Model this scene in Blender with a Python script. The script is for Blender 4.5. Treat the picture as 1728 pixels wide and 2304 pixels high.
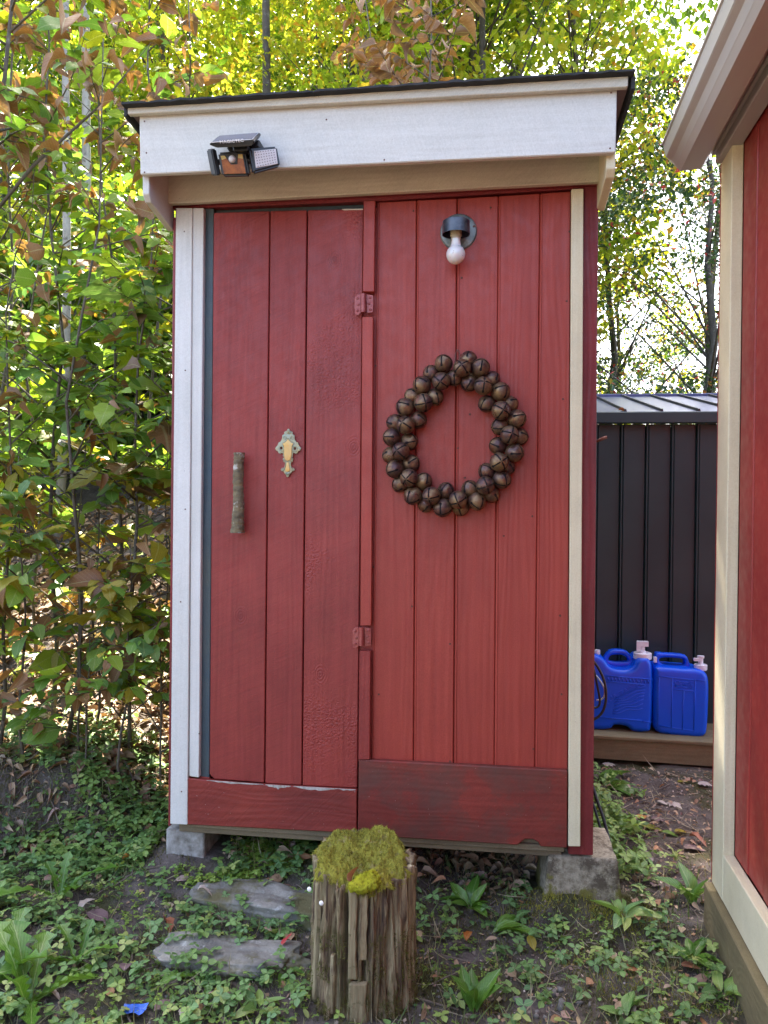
import bpy, bmesh, math, random
import numpy as np
from mathutils import Vector, Matrix, noise
random.seed(7); rng = np.random.default_rng(7)
for o in list(bpy.data.objects): bpy.data.objects.remove(o)
S = bpy.context.scene; COL = S.collection
# ------------------------------------------------------------------ camera, sky, sun, exposure
YAW, PITCH, ROLL = [math.radians(a) for a in (-7.37, -.377, .596)]
FPX = 1731.0; EYE = Vector((0, 0, 1.36))
fw = Vector((math.sin(YAW)*math.cos(PITCH), math.cos(YAW)*math.cos(PITCH), math.sin(PITCH)))
rt = Vector((math.cos(YAW), -math.sin(YAW), 0)); up = rt.cross(fw)
R_ = rt*math.cos(ROLL)+up*math.sin(ROLL); U_ = -rt*math.sin(ROLL)+up*math.cos(ROLL)
cam = bpy.data.objects.new('camera', bpy.data.cameras.new('camera')); COL.objects.link(cam)
cam.matrix_world = Matrix(((R_.x, U_.x, -fw.x, EYE.x), (R_.y, U_.y, -fw.y, EYE.y), (R_.z, U_.z, -fw.z, EYE.z), (0, 0, 0, 1)))
cam.data.sensor_fit = 'HORIZONTAL'; cam.data.sensor_width = 36; cam.data.lens = 36*FPX/1728
cam.data.clip_start = .05; cam.data.clip_end = 500
S.camera = cam
SUN_EL, SUN_AZ = math.radians(57), math.radians(-14)      # azimuth measured from +Y towards +X
w = bpy.data.worlds.new('World'); S.world = w; w.use_nodes = True
wn = w.node_tree.nodes; wl = w.node_tree.links
sky = wn.new('ShaderNodeTexSky'); sky.sky_type = 'NISHITA'; sky.sun_disc = False
sky.sun_elevation = SUN_EL; sky.sun_rotation = SUN_AZ; sky.dust_density = 5; sky.air_density = .8; sky.ozone_density = .2
bg = wn['Background']; bg.inputs[1].default_value = .15
wl.new(sky.outputs[0], bg.inputs[0])
sl = bpy.data.lights.new('sun', 'SUN'); sl.energy = 5.0; sl.angle = math.radians(.55); sl.color = (1, .93, .80)
sun = bpy.data.objects.new('sun', sl); COL.objects.link(sun)
sd = Vector((math.sin(SUN_AZ)*math.cos(SUN_EL), math.cos(SUN_AZ)*math.cos(SUN_EL), math.sin(SUN_EL)))
sun.rotation_euler = sd.to_track_quat('Z', 'Y').to_euler()
S.view_settings.view_transform = 'Standard'; S.view_settings.look = 'None'
S.view_settings.gamma = 1; S.view_settings.use_curve_mapping = False
S.view_settings.exposure = 3.0
S.render.engine = 'CYCLES'
S.cycles.max_bounces = 8; S.cycles.diffuse_bounces = 4; S.cycles.transmission_bounces = 4; S.cycles.caustics_reflective = False; S.cycles.caustics_refractive = False
S.cycles.use_denoising = True

def at(u, v, Y):
    """point of the plane y = Y that stands at (u, v) in a 1659 px wide survey of the place"""
    s = 1728/1659
    d = fw + R_*((u*s-864)/FPX) - U_*((v*s-1152)/FPX)
    return EYE + d*(Y/d.y)
# ------------------------------------------------------------------ materials
class NT:
    def __init__(s, name):
        s.m = bpy.data.materials.new(name); s.m.use_nodes = True
        s.n = s.m.node_tree.nodes; s.l = s.m.node_tree.links
        s.b = s.n['Principled BSDF']; s.out = s.n['Material Output']
    def new(s, t, **k):
        q = s.n.new('ShaderNode'+t)
        for a, v in k.items(): setattr(q, a, v)
        return q
    def put(s, sock, v):
        if isinstance(v, bpy.types.NodeSocket): s.l.new(v, sock)
        else: sock.default_value = v
    def coord(s, rnd=True, scale=(1, 1, 1), rot=(0, 0, 0), kind='Object'):
        tc = s.new('TexCoord'); mp = s.new('Mapping')
        src = tc.outputs[kind]
        if rnd:
            oi = s.new('ObjectInfo'); ml = s.new('Math', operation='MULTIPLY'); s.l.new(oi.outputs['Random'], ml.inputs[0]); ml.inputs[1].default_value = 37.
            va = s.new('VectorMath', operation='ADD'); s.l.new(src, va.inputs[0]); s.l.new(ml.outputs[0], va.inputs[1]); src = va.outputs[0]
        s.l.new(src, mp.inputs[0]); mp.inputs['Scale'].default_value = scale; mp.inputs['Rotation'].default_value = rot
        return mp.outputs[0]
    def noise(s, vec, scale, detail=4, rough=.55, dist=0):
        q = s.new('TexNoise'); s.l.new(vec, q.inputs['Vector']); q.inputs['Scale'].default_value = scale
        q.inputs['Detail'].default_value = detail; q.inputs['Roughness'].default_value = rough; q.inputs['Distortion'].default_value = dist
        return q.outputs[0]
    def ramp(s, fac, stops):
        q = s.new('ValToRGB'); s.l.new(fac, q.inputs[0]); e = q.color_ramp.elements
        while len(e) < len(stops): e.new(.5)
        for el, (p, c) in zip(e, stops):
            el.position = p; el.color = (*c, 1) if isinstance(c, tuple) else (c, c, c, 1)
        return q.outputs[0]
    def mix(s, fac, a, b, blend='MIX'):
        q = s.new('MixRGB', blend_type=blend)
        for k, v in ((0, fac), (1, a), (2, b)):
            if isinstance(v, tuple): v = (*v, 1)[:4]
            s.put(q.inputs[k], v)
        return q.outputs[0]
    def math(s, op, a, b=0.):
        q = s.new('Math', operation=op); s.put(q.inputs[0], a); s.put(q.inputs[1], b); return q.outputs[0]
    def bump(s, h, strength=.4, dist=.002, prev=None):
        q = s.new('Bump'); s.l.new(h, q.inputs['Height']); q.inputs['Strength'].default_value = strength; q.inputs['Distance'].default_value = dist
        if prev is not None: s.l.new(prev, q.inputs['Normal'])
        return q.outputs[0]
    def done(s, color, rough=.6, nrm=None, metal=0., spec=None):
        s.put(s.b.inputs['Base Color'], (*color, 1) if isinstance(color, tuple) else color)
        s.put(s.b.inputs['Roughness'], rough); s.b.inputs['Metallic'].default_value = metal
        if spec is not None: s.b.inputs['Specular IOR Level'].default_value = spec
        if nrm is not None: s.l.new(nrm, s.b.inputs['Normal'])
        return s.m

KNOTS = [(p_.x, p_.z) for p_ in (at(692, 1457, 2.59), at(764, 965, 2.59), at(722, 560, 2.59), at(520, 1330, 2.59))]
def painted_wood(name, col, col2, horiz=False, sawn=.0, grain=.5, dirt=0., rough=.5, chip=None, wornz=None, diag=.42, peel=.0):
    t = NT(name)
    g = (1, 1, 1)
    v1 = t.coord(scale=(3, 3, 55) if horiz else (55, 3, 2.2))
    n1 = t.noise(v1, 1., 5, .6, .35)
    v0 = t.coord(); n0 = t.noise(v0, 3., 4, .6)
    rings = t.new('TexWave', wave_type='BANDS', bands_direction='Z' if horiz else 'X'); vv = t.coord(scale=(.35, 1, 1) if horiz else (1, 1, .12)); t.l.new(vv, rings.inputs['Vector'])
    rings.inputs['Scale'].default_value = 14; rings.inputs['Distortion'].default_value = 16; rings.inputs['Detail'].default_value = 1.5; rings.inputs['Detail Scale'].default_value = .6
    c = t.mix(t.ramp(n0, [(.35, 0.), (.7, 1.)]), col, col2)
    nf = t.noise(v0, 240, 2, .5)
    c = t.mix(.20, c, t.ramp(n1, [(.3, .12), (.7, .88)]), 'SOFT_LIGHT')
    c = t.mix(.30, c, t.ramp(nf, [(.3, .25), (.7, .75)]), 'SOFT_LIGHT')
    if dirt:
        nd = t.noise(v0, 5.5 if dirt < .9 else 3.6, 7, .72); c = t.mix(t.math('MULTIPLY', t.ramp(nd, [(.5 if dirt < .9 else .455, 0.), (.68 if dirt < .9 else .50, .35), (.72, 1.)]), dirt), c, (.055, .038, .028) if dirt < .9 else (.085, .050, .036))
    if chip:
        nc = t.noise(t.coord(scale=(14, 14, 40) if horiz else (40, 14, 14)), 1.0, 4, .7)
        c = t.mix(t.ramp(nc, [(chip, 0.), (chip+.02, 1.)]), c, (.62, .58, .5))
    v9 = t.noise(v0, 190, 1, .4)
    c = t.mix(t.ramp(v9, [(.80, 0.), (.81, .8)]), c, (.6, .5, .45) if chip else (.08, .03, .03))
    t_b = t.bump(n1, grain, .0016)
    t_b = t.bump(rings.outputs[1], grain*.6, .0011, t_b)
    if sawn:
        vs0 = t.coord(rot=(0, diag if not horiz else diag+.35, 0)); mp2 = t.new('Mapping'); t.l.new(vs0, mp2.inputs[0]); mp2.inputs['Scale'].default_value = (7, 7, 190); vs = mp2.outputs[0]
        ns = t.noise(vs, 1., 3, .6); t_b = t.bump(ns, sawn, .0022, t_b)
        c = t.mix(.35*sawn, c, t.ramp(ns, [(.3, .2), (.65, .8)]), 'SOFT_LIGHT')
    if sawn and not horiz and 'red' in name:
        tc_ = t.new('TexCoord')
        for kx, kz in KNOTS:
            va = t.new('VectorMath', operation='SUBTRACT'); t.l.new(tc_.outputs['Object'], va.inputs[0]); va.inputs[1].default_value = (kx, 2.59, kz)
            vb = t.new('VectorMath', operation='MULTIPLY'); t.l.new(va.outputs[0], vb.inputs[0]); vb.inputs[1].default_value = (1, 0, .72)
            ln = t.new('VectorMath', operation='LENGTH'); t.l.new(vb.outputs[0], ln.inputs[0])
            d_ = t.math('ADD', ln.outputs['Value'], t.math('MULTIPLY', t.noise(v0, 40, 2), .010))
            rg = t.math('MULTIPLY', t.math('SINE', t.math('MULTIPLY', d_, 800.)), t.ramp(d_, [(.018, 1.), (.04, 0.)]))
            t_b = t.bump(rg, .35, .0015, t_b); c = t.mix(t.ramp(d_, [(.008, .3), (.022, 0.)]), c, (.11, .014, .014))
    if peel:
        vr = t.new('TexVoronoi', feature='DISTANCE_TO_EDGE'); t.l.new(v0, vr.inputs['Vector']); vr.inputs['Scale'].default_value = 85
        msk = t.ramp(t.noise(v0, 3.2, 2), [(.5, 0.), (.62, 1.)])
        t_b = t.bump(t.mix(msk, (0, 0, 0), vr.outputs[0]), peel, .004, t_b)
    n3 = t.noise(v0, 30, 3)
    return t.done(c, t.ramp(n3, [(.3, rough-.08), (.7, rough+.12)]), t_b, spec=.4)

RED, RED2 = (.30, .034, .032), (.235, .024, .024)
M = {}
M['door_red'] = painted_wood('rough_sawn_red_paint', (.29, .039, .030), (.21, .026, .021), sawn=.45, grain=.6, dirt=.12, rough=.5)
M['door_red_blister'] = painted_wood('blistered_red_paint', (.29, .039, .030), (.205, .026, .021), sawn=.35, grain=.6, dirt=.12, rough=.45, peel=.7)
M['wall_red'] = painted_wood('smooth_red_paint', (.345, .048, .031), (.295, .039, .026), grain=.5, rough=.46)
M['kick_red'] = painted_wood('sawn_red_kickboard', (.26, .034, .022), (.17, .023, .018), horiz=True, sawn=.55, grain=.6, dirt=.35, rough=.55, chip=.735)
M['kick_dirty'] = painted_wood('muddy_red_kickboard', (.26, .036, .022), (.15, .024, .017), horiz=True, sawn=.25, grain=.35, dirt=.91, rough=.6, chip=.78)
M['post_red'] = painted_wood('dark_red_corner_paint', (.21, .026, .028), (.15, .018, .02), grain=.7, dirt=.25, rough=.5)
M['white'] = painted_wood('white_paint', (.66, .64, .59), (.58, .57, .52), grain=.35, dirt=.10, rough=.5, sawn=.2)
M['cream_wall'] = painted_wood('cream_paint', (.74, .66, .44), (.66, .59, .39), grain=.4, dirt=.28, rough=.45)
M['cream_h'] = painted_wood('cream_board_paint', (.60, .55, .43), (.50, .46, .37), horiz=True, grain=.4, dirt=.2, rough=.5, sawn=.5)
M['fascia'] = painted_wood('white_fascia_paint', (.62, .59, .52), (.55, .53, .47), horiz=True, grain=.3, dirt=.1, rough=.5, sawn=.25, diag=1.55)
M['building_red'] = painted_wood('side_building_red_paint', (.29, .030, .022), (.22, .022, .018), grain=.25, rough=.42)
M['jamb'] = painted_wood('blue_grey_jamb', (.045, .075, .10), (.09, .11, .10), grain=.6, dirt=.3, rough=.5)
def simple(name, c, rough=.5, metal=0., bs=0, bstr=.3, c2=None, spec=None, cs=8):
    t = NT(name); v = t.coord(); col = c
    if c2: col = t.mix(t.ramp(t.noise(v, cs, 5, .65), [(.35, 0.), (.65, 1.)]), c, c2)
    nb = t.bump(t.noise(v, bs, 5, .6), bstr, .003) if bs else None
    return t.done(col, rough, nb, metal, spec)
M['bare_wood'] = painted_wood('weathered_bare_wood', (.21, .16, .095), (.14, .105, .065), horiz=True, grain=.9, dirt=.4, rough=.75)
M['bare_pale'] = simple('bare_primed_wood', (.50, .47, .42), .8, c2=(.30, .26, .21), cs=40)
M['sill_wood'] = painted_wood('treated_timber', (.20, .155, .075), (.15, .12, .06), horiz=True, grain=.7, dirt=.3, rough=.7)
M['concrete'] = simple('rough_concrete', (.40, .38, .35), .95, bs=45, bstr=1., c2=(.17, .155, .13), cs=26)
def stained():
    t = NT('stained_concrete'); v = t.coord(rnd=False)
    c = t.mix(t.ramp(t.noise(v, 45, 5, .75), [(.35, 0.), (.65, 1.)]), (.16, .13, .085), (.38, .33, .24))
    c = t.mix(t.ramp(t.noise(v, 7, 6, .75), [(.50, 0.), (.58, .9)]), c, (.075, .055, .035))
    sp = t.new('SeparateXYZ'); t.l.new(v, sp.inputs[0])
    low = t.math('ADD', t.math('MULTIPLY', sp.outputs[2], -6.), t.math('MULTIPLY', t.math('SUBTRACT', t.noise(v, 11, 5, .75), .40), 2.2))
    c = t.mix(t.ramp(low, [(.05, 0.), (.2, 1.)]), c, (.15, .135, .03))
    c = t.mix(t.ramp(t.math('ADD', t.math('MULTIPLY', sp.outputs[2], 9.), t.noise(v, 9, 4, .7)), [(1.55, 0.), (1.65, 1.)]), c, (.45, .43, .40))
    return t.done(c, .95, t.bump(t.noise(v, 50, 6, .7), 1., .006))
M['concrete_mossy'] = stained()
M['roofing'] = simple('black_roofing', (.012, .013, .014), .8, bs=300, bstr=.6, c2=(.03, .03, .03))
M['black_plastic'] = simple('black_plastic', (.016, .017, .019), .38)
M['black_hole'] = simple('interior_shade', (.006, .005, .006), .9)  # near-black paint stands for shade inside the bells and behind boards
M['led_lens'] = simple('led_diffuser', (.62, .56, .53), .35)
M['led_chip'] = simple('led_chip', (.22, .17, .15), .5)
M['amber'] = simple('amber_lens', (.36, .10, .015), .25, c2=(.20, .05, .01), cs=60)
M['amber_light'] = simple('pale_amber_lens', (.50, .36, .10), .25)
M['sensor'] = simple('sensor_dome', (.62, .62, .66), .3)
M['solar'] = simple('solar_cell', (.020, .026, .075), .12)
M['silver'] = simple('silver_line', (.5, .5, .5), .4)
M['ink'] = simple('white_print', (.8, .8, .8), .5)
M['lamp_metal'] = simple('tarnished_lamp_metal', (.10, .13, .13), .42, .35, bs=80, bstr=.5, c2=(.25, .27, .25), cs=25)
M['lamp_black'] = simple('lamp_cup_lacquer', (.035, .045, .06), .28, .3, bs=90, bstr=.4, c2=(.10, .11, .13), cs=30)
M['lamp_inside'] = simple('lamp_cup_inside', (.012, .012, .03), .6)
M['socket'] = simple('socket_porcelain', (.42, .37, .26), .4)
def bulbmat():
    t = NT('opal_bulb_glass'); t.b.inputs['Subsurface Weight'].default_value = .25; t.b.inputs['Subsurface Scale'].default_value = .01
    t.b.inputs['Coat Weight'].default_value = .8; t.b.inputs['Coat Roughness'].default_value = .05
    v = t.coord(); sp = t.ramp(t.noise(v, 110, 2), [(.70, 0.), (.73, 1.)])
    return t.done(t.mix(sp, (.72, .69, .66), (.25, .2, .15)), .2)
M['bulb'] = bulbmat()
def bellmat():
    t = NT('rusted_brass_bell'); v = t.coord()
    c = t.mix(t.ramp(t.noise(v, 18, 5, .7), [(.42, 0.), (.58, 1.)]), (.085, .045, .042), (.22, .14, .07))
    c = t.mix(t.ramp(t.noise(v, 45, 4, .7), [(.52, 0.), (.62, 1.)]), c, (.15, .06, .035))
    return t.done(c, t.ramp(t.noise(v, 40, 3), [(.35, .26), (.65, .58)]), t.bump(t.noise(v, 160, 3), .25, .001), .6)
M['bell'] = bellmat()
M['chain'] = simple('rusty_bead_chain', (.30, .16, .13), .4, .6)
M['verdigris'] = simple('verdigris_brass', (.30, .36, .29), .45, .3, bs=200, bstr=.4, c2=(.42, .34, .16), cs=45)
M['brass'] = simple('worn_brass', (.62, .34, .09), .33, .45, bs=150, bstr=.2, c2=(.52, .36, .16), cs=30)
M['hinge_red'] = simple('red_painted_hinge', (.27, .04, .036), .34, .2, bs=120, bstr=.4, c2=(.34, .09, .075), cs=50)
def barkmat(name, a, b, c3, sc=(30, 30, 6), bstr=.9):
    t = NT(name); v = t.coord(scale=sc); v2 = t.coord()
    n = t.noise(v, 1, 6, .7); c = t.mix(t.ramp(n, [(.35, 0.), (.65, 1.)]), a, b)
    c = t.mix(t.ramp(t.noise(v2, 22, 5, .7), [(.56, 0.), (.66, 1.)]), c, c3)
    return t.done(c, .85, t.bump(n, bstr, .006))
M['log_bark'] = barkmat('lichened_log_bark', (.22, .17, .085), (.10, .078, .05), (.50, .48, .42), (25, 25, 60))
M['stem'] = barkmat('sapling_bark', (.13, .105, .075), (.08, .065, .05), (.22, .2, .16), (60, 60, 12), .4)
M['trunk'] = barkmat('tree_bark', (.10, .085, .065), (.045, .038, .03), (.16, .15, .12), (12, 12, 3))
M['trunk_pale'] = barkmat('pale_bark', (.38, .36, .31), (.24, .22, .18), (.12, .11, .09), (14, 14, 5))
def stumpmat():
    t = NT('rotten_stump_wood'); v = t.coord(scale=(45, 45, 3.5), rnd=False); v2 = t.coord(rnd=False)
    n = t.noise(v, 1, 7, .72, .3)
    c = t.ramp(n, [(.34, (.030, .017, .012)), (.44, (.14, .088, .05)), (.53, (.30, .225, .12)), (.68, (.50, .43, .27))])
    c = t.mix(t.ramp(t.noise(v2, 5, 5, .7), [(.52, 0.), (.66, .7)]), c, (.085, .072, .014))
    c = t.mix(t.ramp(t.noise(v2, 7, 3, .6), [(.60, 0.), (.72, .8)]), c, (.06, .02, .016))
    return t.done(c, .9, t.bump(n, 1., .012))
M['stump'] = stumpmat()
M['stump_pale'] = barkmat('grey_split_wood', (.34, .27, .15), (.17, .125, .065), (.10, .085, .03), (45, 45, 3.5))
def mossmat(name, a, b, c3):
    t = NT(name); v = t.coord(rnd=False); at_ = t.new('Attribute', attribute_name='rnd')
    c = t.mix(t.ramp(t.noise(v, 14, 5, .7), [(.35, 0.), (.65, 1.)]), a, b)
    c = t.mix(t.ramp(t.noise(v, 35, 4, .7), [(.56, 0.), (.68, 1.)]), c, c3)
    c = t.mix(t.math('MULTIPLY', at_.outputs['Fac'], .8), c, (a[0]*1.5, a[1]*1.5, a[2]*1.5))
    c = t.mix(t.ramp(t.noise(v, 120, 3, .7), [(.52, 0.), (.66, .75)]), c, (b[0]*.45, b[1]*.4, b[2]*.5))  # dark specks paint crevice shade into the moss colour
    return t.done(c, .95, t.bump(t.noise(v, 180, 5, .7), 1., .006), spec=.2)
M['moss'] = mossmat('yellow_green_moss', (.34, .31, .045), (.20, .19, .03), (.28, .22, .10))
M['moss_bright'] = mossmat('bright_moss_cushion', (.40, .38, .02), (.27, .27, .02), (.24, .22, .02))
M['moss_dark'] = mossmat('olive_moss', (.125, .12, .028), (.065, .07, .018), (.15, .10, .03))
def stonemat():
    t = NT('grey_fieldstone'); v = t.coord()
    c = t.mix(t.ramp(t.noise(v, 6, 6, .7), [(.35, 0.), (.65, 1.)]), (.11, .105, .092), (.30, .285, .24))
    c = t.mix(t.ramp(t.noise(v, 28, 4, .7), [(.6, 0.), (.7, .8)]), c, (.42, .42, .39))
    c = t.mix(t.ramp(t.noise(v, 4, 5, .7), [(.47, 0.), (.56, .9)]), c, (.10, .09, .03))
    return t.done(c, .85, t.bump(t.noise(v, 30, 6, .7), .8, .01))
M['stone'] = stonemat()
def soilmat():
    t = NT('damp_soil_and_moss'); v = t.coord(rnd=False)
    c = t.mix(t.ramp(t.noise(v, 9, 6, .75), [(.35, 0.), (.65, 1.)]), (.075, .060, .052), (.155, .130, .115))
    c = t.mix(t.ramp(t.noise(v, 60, 4, .75), [(.55, 0.), (.72, .9)]), c, (.24, .20, .17))
    c = t.mix(t.ramp(t.noise(v, 2.1, 5, .65), [(.48, 0.), (.60, .85)]), c, (.062, .064, .018))
    n = t.noise(v, 28, 8, .75)
    return t.done(c, .95, t.bump(n, .9, .02), spec=.15)
M['soil'] = soilmat()
M['pebble'] = simple('pebble', (.20, .185, .17), .8, c2=(.11, .10, .09), cs=20)
def metalwall():
    t = NT('charcoal_sheet_metal'); v = t.coord(rnd=False)
    c = t.mix(t.ramp(t.noise(v, 2.5, 5, .6), [(.35, 0.), (.65, 1.)]), (.015, .040, .040), (.025, .054, .052))
    return t.done(c, .42, t.bump(t.noise(v, 5, 2), .08, .01), .2)
M['sheet'] = metalwall()
M['roof_sheet'] = simple('sky_tinted_roof_sheet', (.06, .075, .15), .30, .25, bs=4, bstr=.1)  # charcoal roof; blue sky reflection is put into its base colour
M['seam_dark'] = simple('roof_seam', (.03, .03, .035), .4, .2)
def jugmat():
    t = NT('blue_polyethylene'); t.b.inputs['Subsurface Weight'].default_value = .15; t.b.inputs['Subsurface Scale'].default_value = .02
    t.b.inputs['Subsurface Radius'].default_value = (.1, .3, 1)
    v = t.coord(); return t.done((.0, .085, .66), .33, t.bump(t.noise(v, 90, 3), .12, .001))
M['jug'] = jugmat()
M['jug_white'] = simple('white_cap_plastic', (.72, .71, .73), .4)
M['rubber'] = simple('black_rubber', (.012, .013, .014), .45)
M['cord_white'] = simple('pale_cord', (.45, .55, .58), .5)
M['gutter'] = simple('cream_gutter_paint', (.50, .47, .43), .38, bs=6, bstr=.05)
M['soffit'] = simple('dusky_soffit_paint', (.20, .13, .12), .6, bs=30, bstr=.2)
M['grey_trim'] = simple('grey_trim_paint', (.42, .40, .38), .55)  # even grey for the frieze board
M['nail'] = simple('rusty_nail', (.12, .05, .035), .6, .4)
M['rust'] = simple('rusty_hook', (.22, .09, .06), .7, .3)
M['fungus'] = simple('white_fungus', (.75, .72, .66), .6)
M['foil'] = simple('blue_wrapper', (.03, .12, .50), .35)

def leafmat(name, stops, trans=.5, rough=.5, spots=0.):
    t = NT(name); uv = t.new('UVMap'); sp = t.new('SeparateXYZ'); t.l.new(uv.outputs[0], sp.inputs[0])
    a = t.new('Attribute', attribute_name='rnd'); oi = t.new('ObjectInfo')
    f = t.math('FRACT', t.math('ADD', a.outputs['Fac'], oi.outputs['Random']))
    c = t.ramp(f, stops)
    au = t.math('ABSOLUTE', sp.outputs[0])
    ph = t.math('SINE', t.math('MULTIPLY', t.math('SUBTRACT', sp.outputs[1], t.math('MULTIPLY', au, .45)), 58.))
    vein = t.ramp(ph, [(.86, 0.), (1., 1.)]); mid = t.ramp(au, [(.02, 1.), (.06, 0.)])
    vv = t.math('MAXIMUM', t.math('MULTIPLY', vein, .35), mid)
    c = t.mix(t.math('MULTIPLY', vv, .35), c, (.55, .60, .30))
    v = t.coord(); n = t.noise(v, 28, 4, .7)
    c = t.mix(.35, c, t.ramp(n, [(.3, .25), (.7, .75)]), 'OVERLAY')
    if spots: c = t.mix(t.ramp(t.noise(v, 45, 4, .7), [(.58, 0.), (.66, spots)]), c, (.10, .035, .015))
    nb = t.bump(ph, .25, .001)
    t.done(c, rough-.08, nb, spec=.5)
    tr = t.new('BsdfTranslucent'); t.l.new(t.mix(1., c, (1.0, 1.0, .55), 'MULTIPLY'), tr.inputs[0])
    ms = t.new('MixShader'); ms.inputs[0].default_value = trans
    t.l.new(t.b.outputs[0], ms.inputs[1]); t.l.new(tr.outputs[0], ms.inputs[2]); t.l.new(ms.outputs[0], t.out.inputs[0])
    return t.m
M['leaf_green'] = leafmat('green_leaf', [(0., (.11, .24, .04)), (.3, (.18, .34, .045)), (.6, (.32, .44, .05)), (.8, (.20, .33, .08)), (1., (.11, .25, .10))], .45)
M['leaf_lime'] = leafmat('lime_leaf', [(0., (.12, .23, .014)), (.5, (.22, .32, .016)), (1., (.32, .34, .02))], .5)
M['leaf_yellow'] = leafmat('yellow_leaf', [(0., (.34, .30, .03)), (.6, (.44, .34, .04)), (1., (.26, .28, .03))], .45, spots=.7)
M['leaf_brown'] = leafmat('brown_leaf', [(0., (.24, .105, .04)), (.5, (.33, .165, .06)), (1., (.20, .12, .075))], .35, .6, spots=.5)
M['leaf_litter'] = leafmat('dry_leaf', [(0., (.30, .18, .10)), (.35, (.42, .30, .20)), (.6, (.40, .19, .09)), (.8, (.30, .21, .19)), (1., (.50, .38, .22))], .12, .75, spots=.6)
M['leaf_pale'] = leafmat('pale_dead_leaf', [(0., (.42, .34, .33)), (1., (.50, .42, .36))], .1, .7)
M['leaf_orange'] = leafmat('orange_leaf', [(0., (.50, .16, .03)), (1., (.46, .22, .05))], .3, .6)
M['leaf_red'] = leafmat('red_leaf', [(0., (.55, .02, .03)), (1., (.50, .04, .05))], .3, .6)
M['leaf_rust'] = leafmat('rust_brown_leaf', [(0., (.30, .10, .05)), (1., (.36, .14, .08))], .15, .7)
M['leaf_mauve'] = leafmat('mauve_leaf', [(0., (.15, .09, .10)), (1., (.20, .12, .12))], .1, .7)
M['leaf_ground'] = leafmat('ground_leaf', [(0., (.10, .21, .07)), (.4, (.16, .29, .08)), (.8, (.24, .37, .08)), (1., (.34, .40, .12))], .3)
M['leaf_clover'] = leafmat('clover_leaf', [(0., (.12, .24, .03)), (.6, (.20, .32, .04)), (.9, (.30, .40, .06)), (1., (.55, .55, .12))], .35)
M['leaf_dandelion'] = leafmat('dandelion_leaf', [(0., (.07, .18, .02)), (1., (.13, .26, .03))], .35, .38)
M['grass'] = leafmat('grass_blade', [(0., (.09, .15, .03)), (.5, (.16, .20, .06)), (.75, (.34, .29, .16)), (1., (.42, .37, .24))], .3)
M['straw'] = leafmat('dry_grass', [(0., (.26, .21, .13)), (1., (.42, .36, .25))], .2, .7)
M['crown_a'] = leafmat('forest_leaf_green', [(0., (.05, .12, .012)), (.3, (.13, .24, .016)), (.6, (.28, .38, .02)), (.85, (.46, .46, .03)), (.95, (.50, .42, .04)), (1., (.50, .22, .03))], .6)
M['crown_b'] = leafmat('forest_leaf_yellow', [(0., (.22, .31, .016)), (.4, (.32, .42, .03)), (.85, (.48, .50, .04)), (1., (.50, .26, .04))], .62)
M['crown_c'] = leafmat('forest_leaf_dark', [(0., (.020, .065, .022)), (.5, (.032, .09, .028)), (.80, (.06, .14, .02)), (.88, (.25, .28, .02)), (.94, (.42, .28, .03)), (.97, (.50, .04, .06)), (1., (.45, .04, .05))], .25)
M['twig'] = simple('dead_twig', (.20, .155, .12), .8, c2=(.12, .09, .07), cs=20)
# ------------------------------------------------------------------ mesh helpers
def link(name, me, mat=None, parent=None):
    o = bpy.data.objects.new(name, me); COL.objects.link(o)
    if mat is not None and me is not None and not me.materials: me.materials.append(M[mat] if isinstance(mat, str) else mat)
    if parent is not None:
        o.parent = parent
        o.matrix_parent_inverse = Matrix.Translation(-world_loc(parent))
    return o
def world_loc(o):
    v = Vector((0, 0, 0))
    while o is not None: v += o.location + (o.matrix_parent_inverse.translation if o.parent else Vector((0, 0, 0))); o = o.parent
    return v
def tag(o, label, cat, group=None, kind=None):
    if label: o['label'] = label
    if cat: o['category'] = cat
    if group: o['group'] = group
    if kind: o['kind'] = kind
    return o
def empty(name, loc, label, cat, group=None):
    o = bpy.data.objects.new(name, None); COL.objects.link(o); o.location = loc; o.empty_display_size = .1
    return tag(o, label, cat, group)
def from_bm(name, bm, mat, parent=None, smooth=False):
    me = bpy.data.meshes.new(name); bm.normal_update(); bm.to_mesh(me); bm.free()
    if smooth: me.polygons.foreach_set('use_smooth', [True]*len(me.polygons))
    return link(name, me, mat, parent)
def prism(name, pts, dvec, mat, parent=None, bevel=.002, seg=1):
    """solid with the polygon pts as its front face, carried back along dvec"""
    bm = bmesh.new(); d = Vector(dvec)
    f = [bm.verts.new(p) for p in pts]; b = [bm.verts.new(Vector(p)+d) for p in pts]
    n = len(pts)
    bm.faces.new(f); bm.faces.new(b[::-1])
    for i in range(n): bm.faces.new((f[i], b[i], b[(i+1) % n], f[(i+1) % n]))
    bmesh.ops.recalc_face_normals(bm, faces=bm.faces)
    if bevel: bmesh.ops.bevel(bm, geom=list(bm.edges), offset=bevel, segments=seg, affect='EDGES', clamp_overlap=True)
    return from_bm(name, bm, mat, parent)
def board(name, c, Y, th, mat, parent, bevel=.002):
    return prism(name, [at(u, v, Y) for u, v in c], (0, th, 0), mat, parent, bevel)
def box(name, lo, hi, mat, parent=None, bevel=.002):
    x0, y0, z0 = lo; x1, y1, z1 = hi
    return prism(name, [(x0, y0, z0), (x1, y0, z0), (x1, y0, z1), (x0, y0, z1)], (0, y1-y0, 0), mat, parent, bevel)
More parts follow.
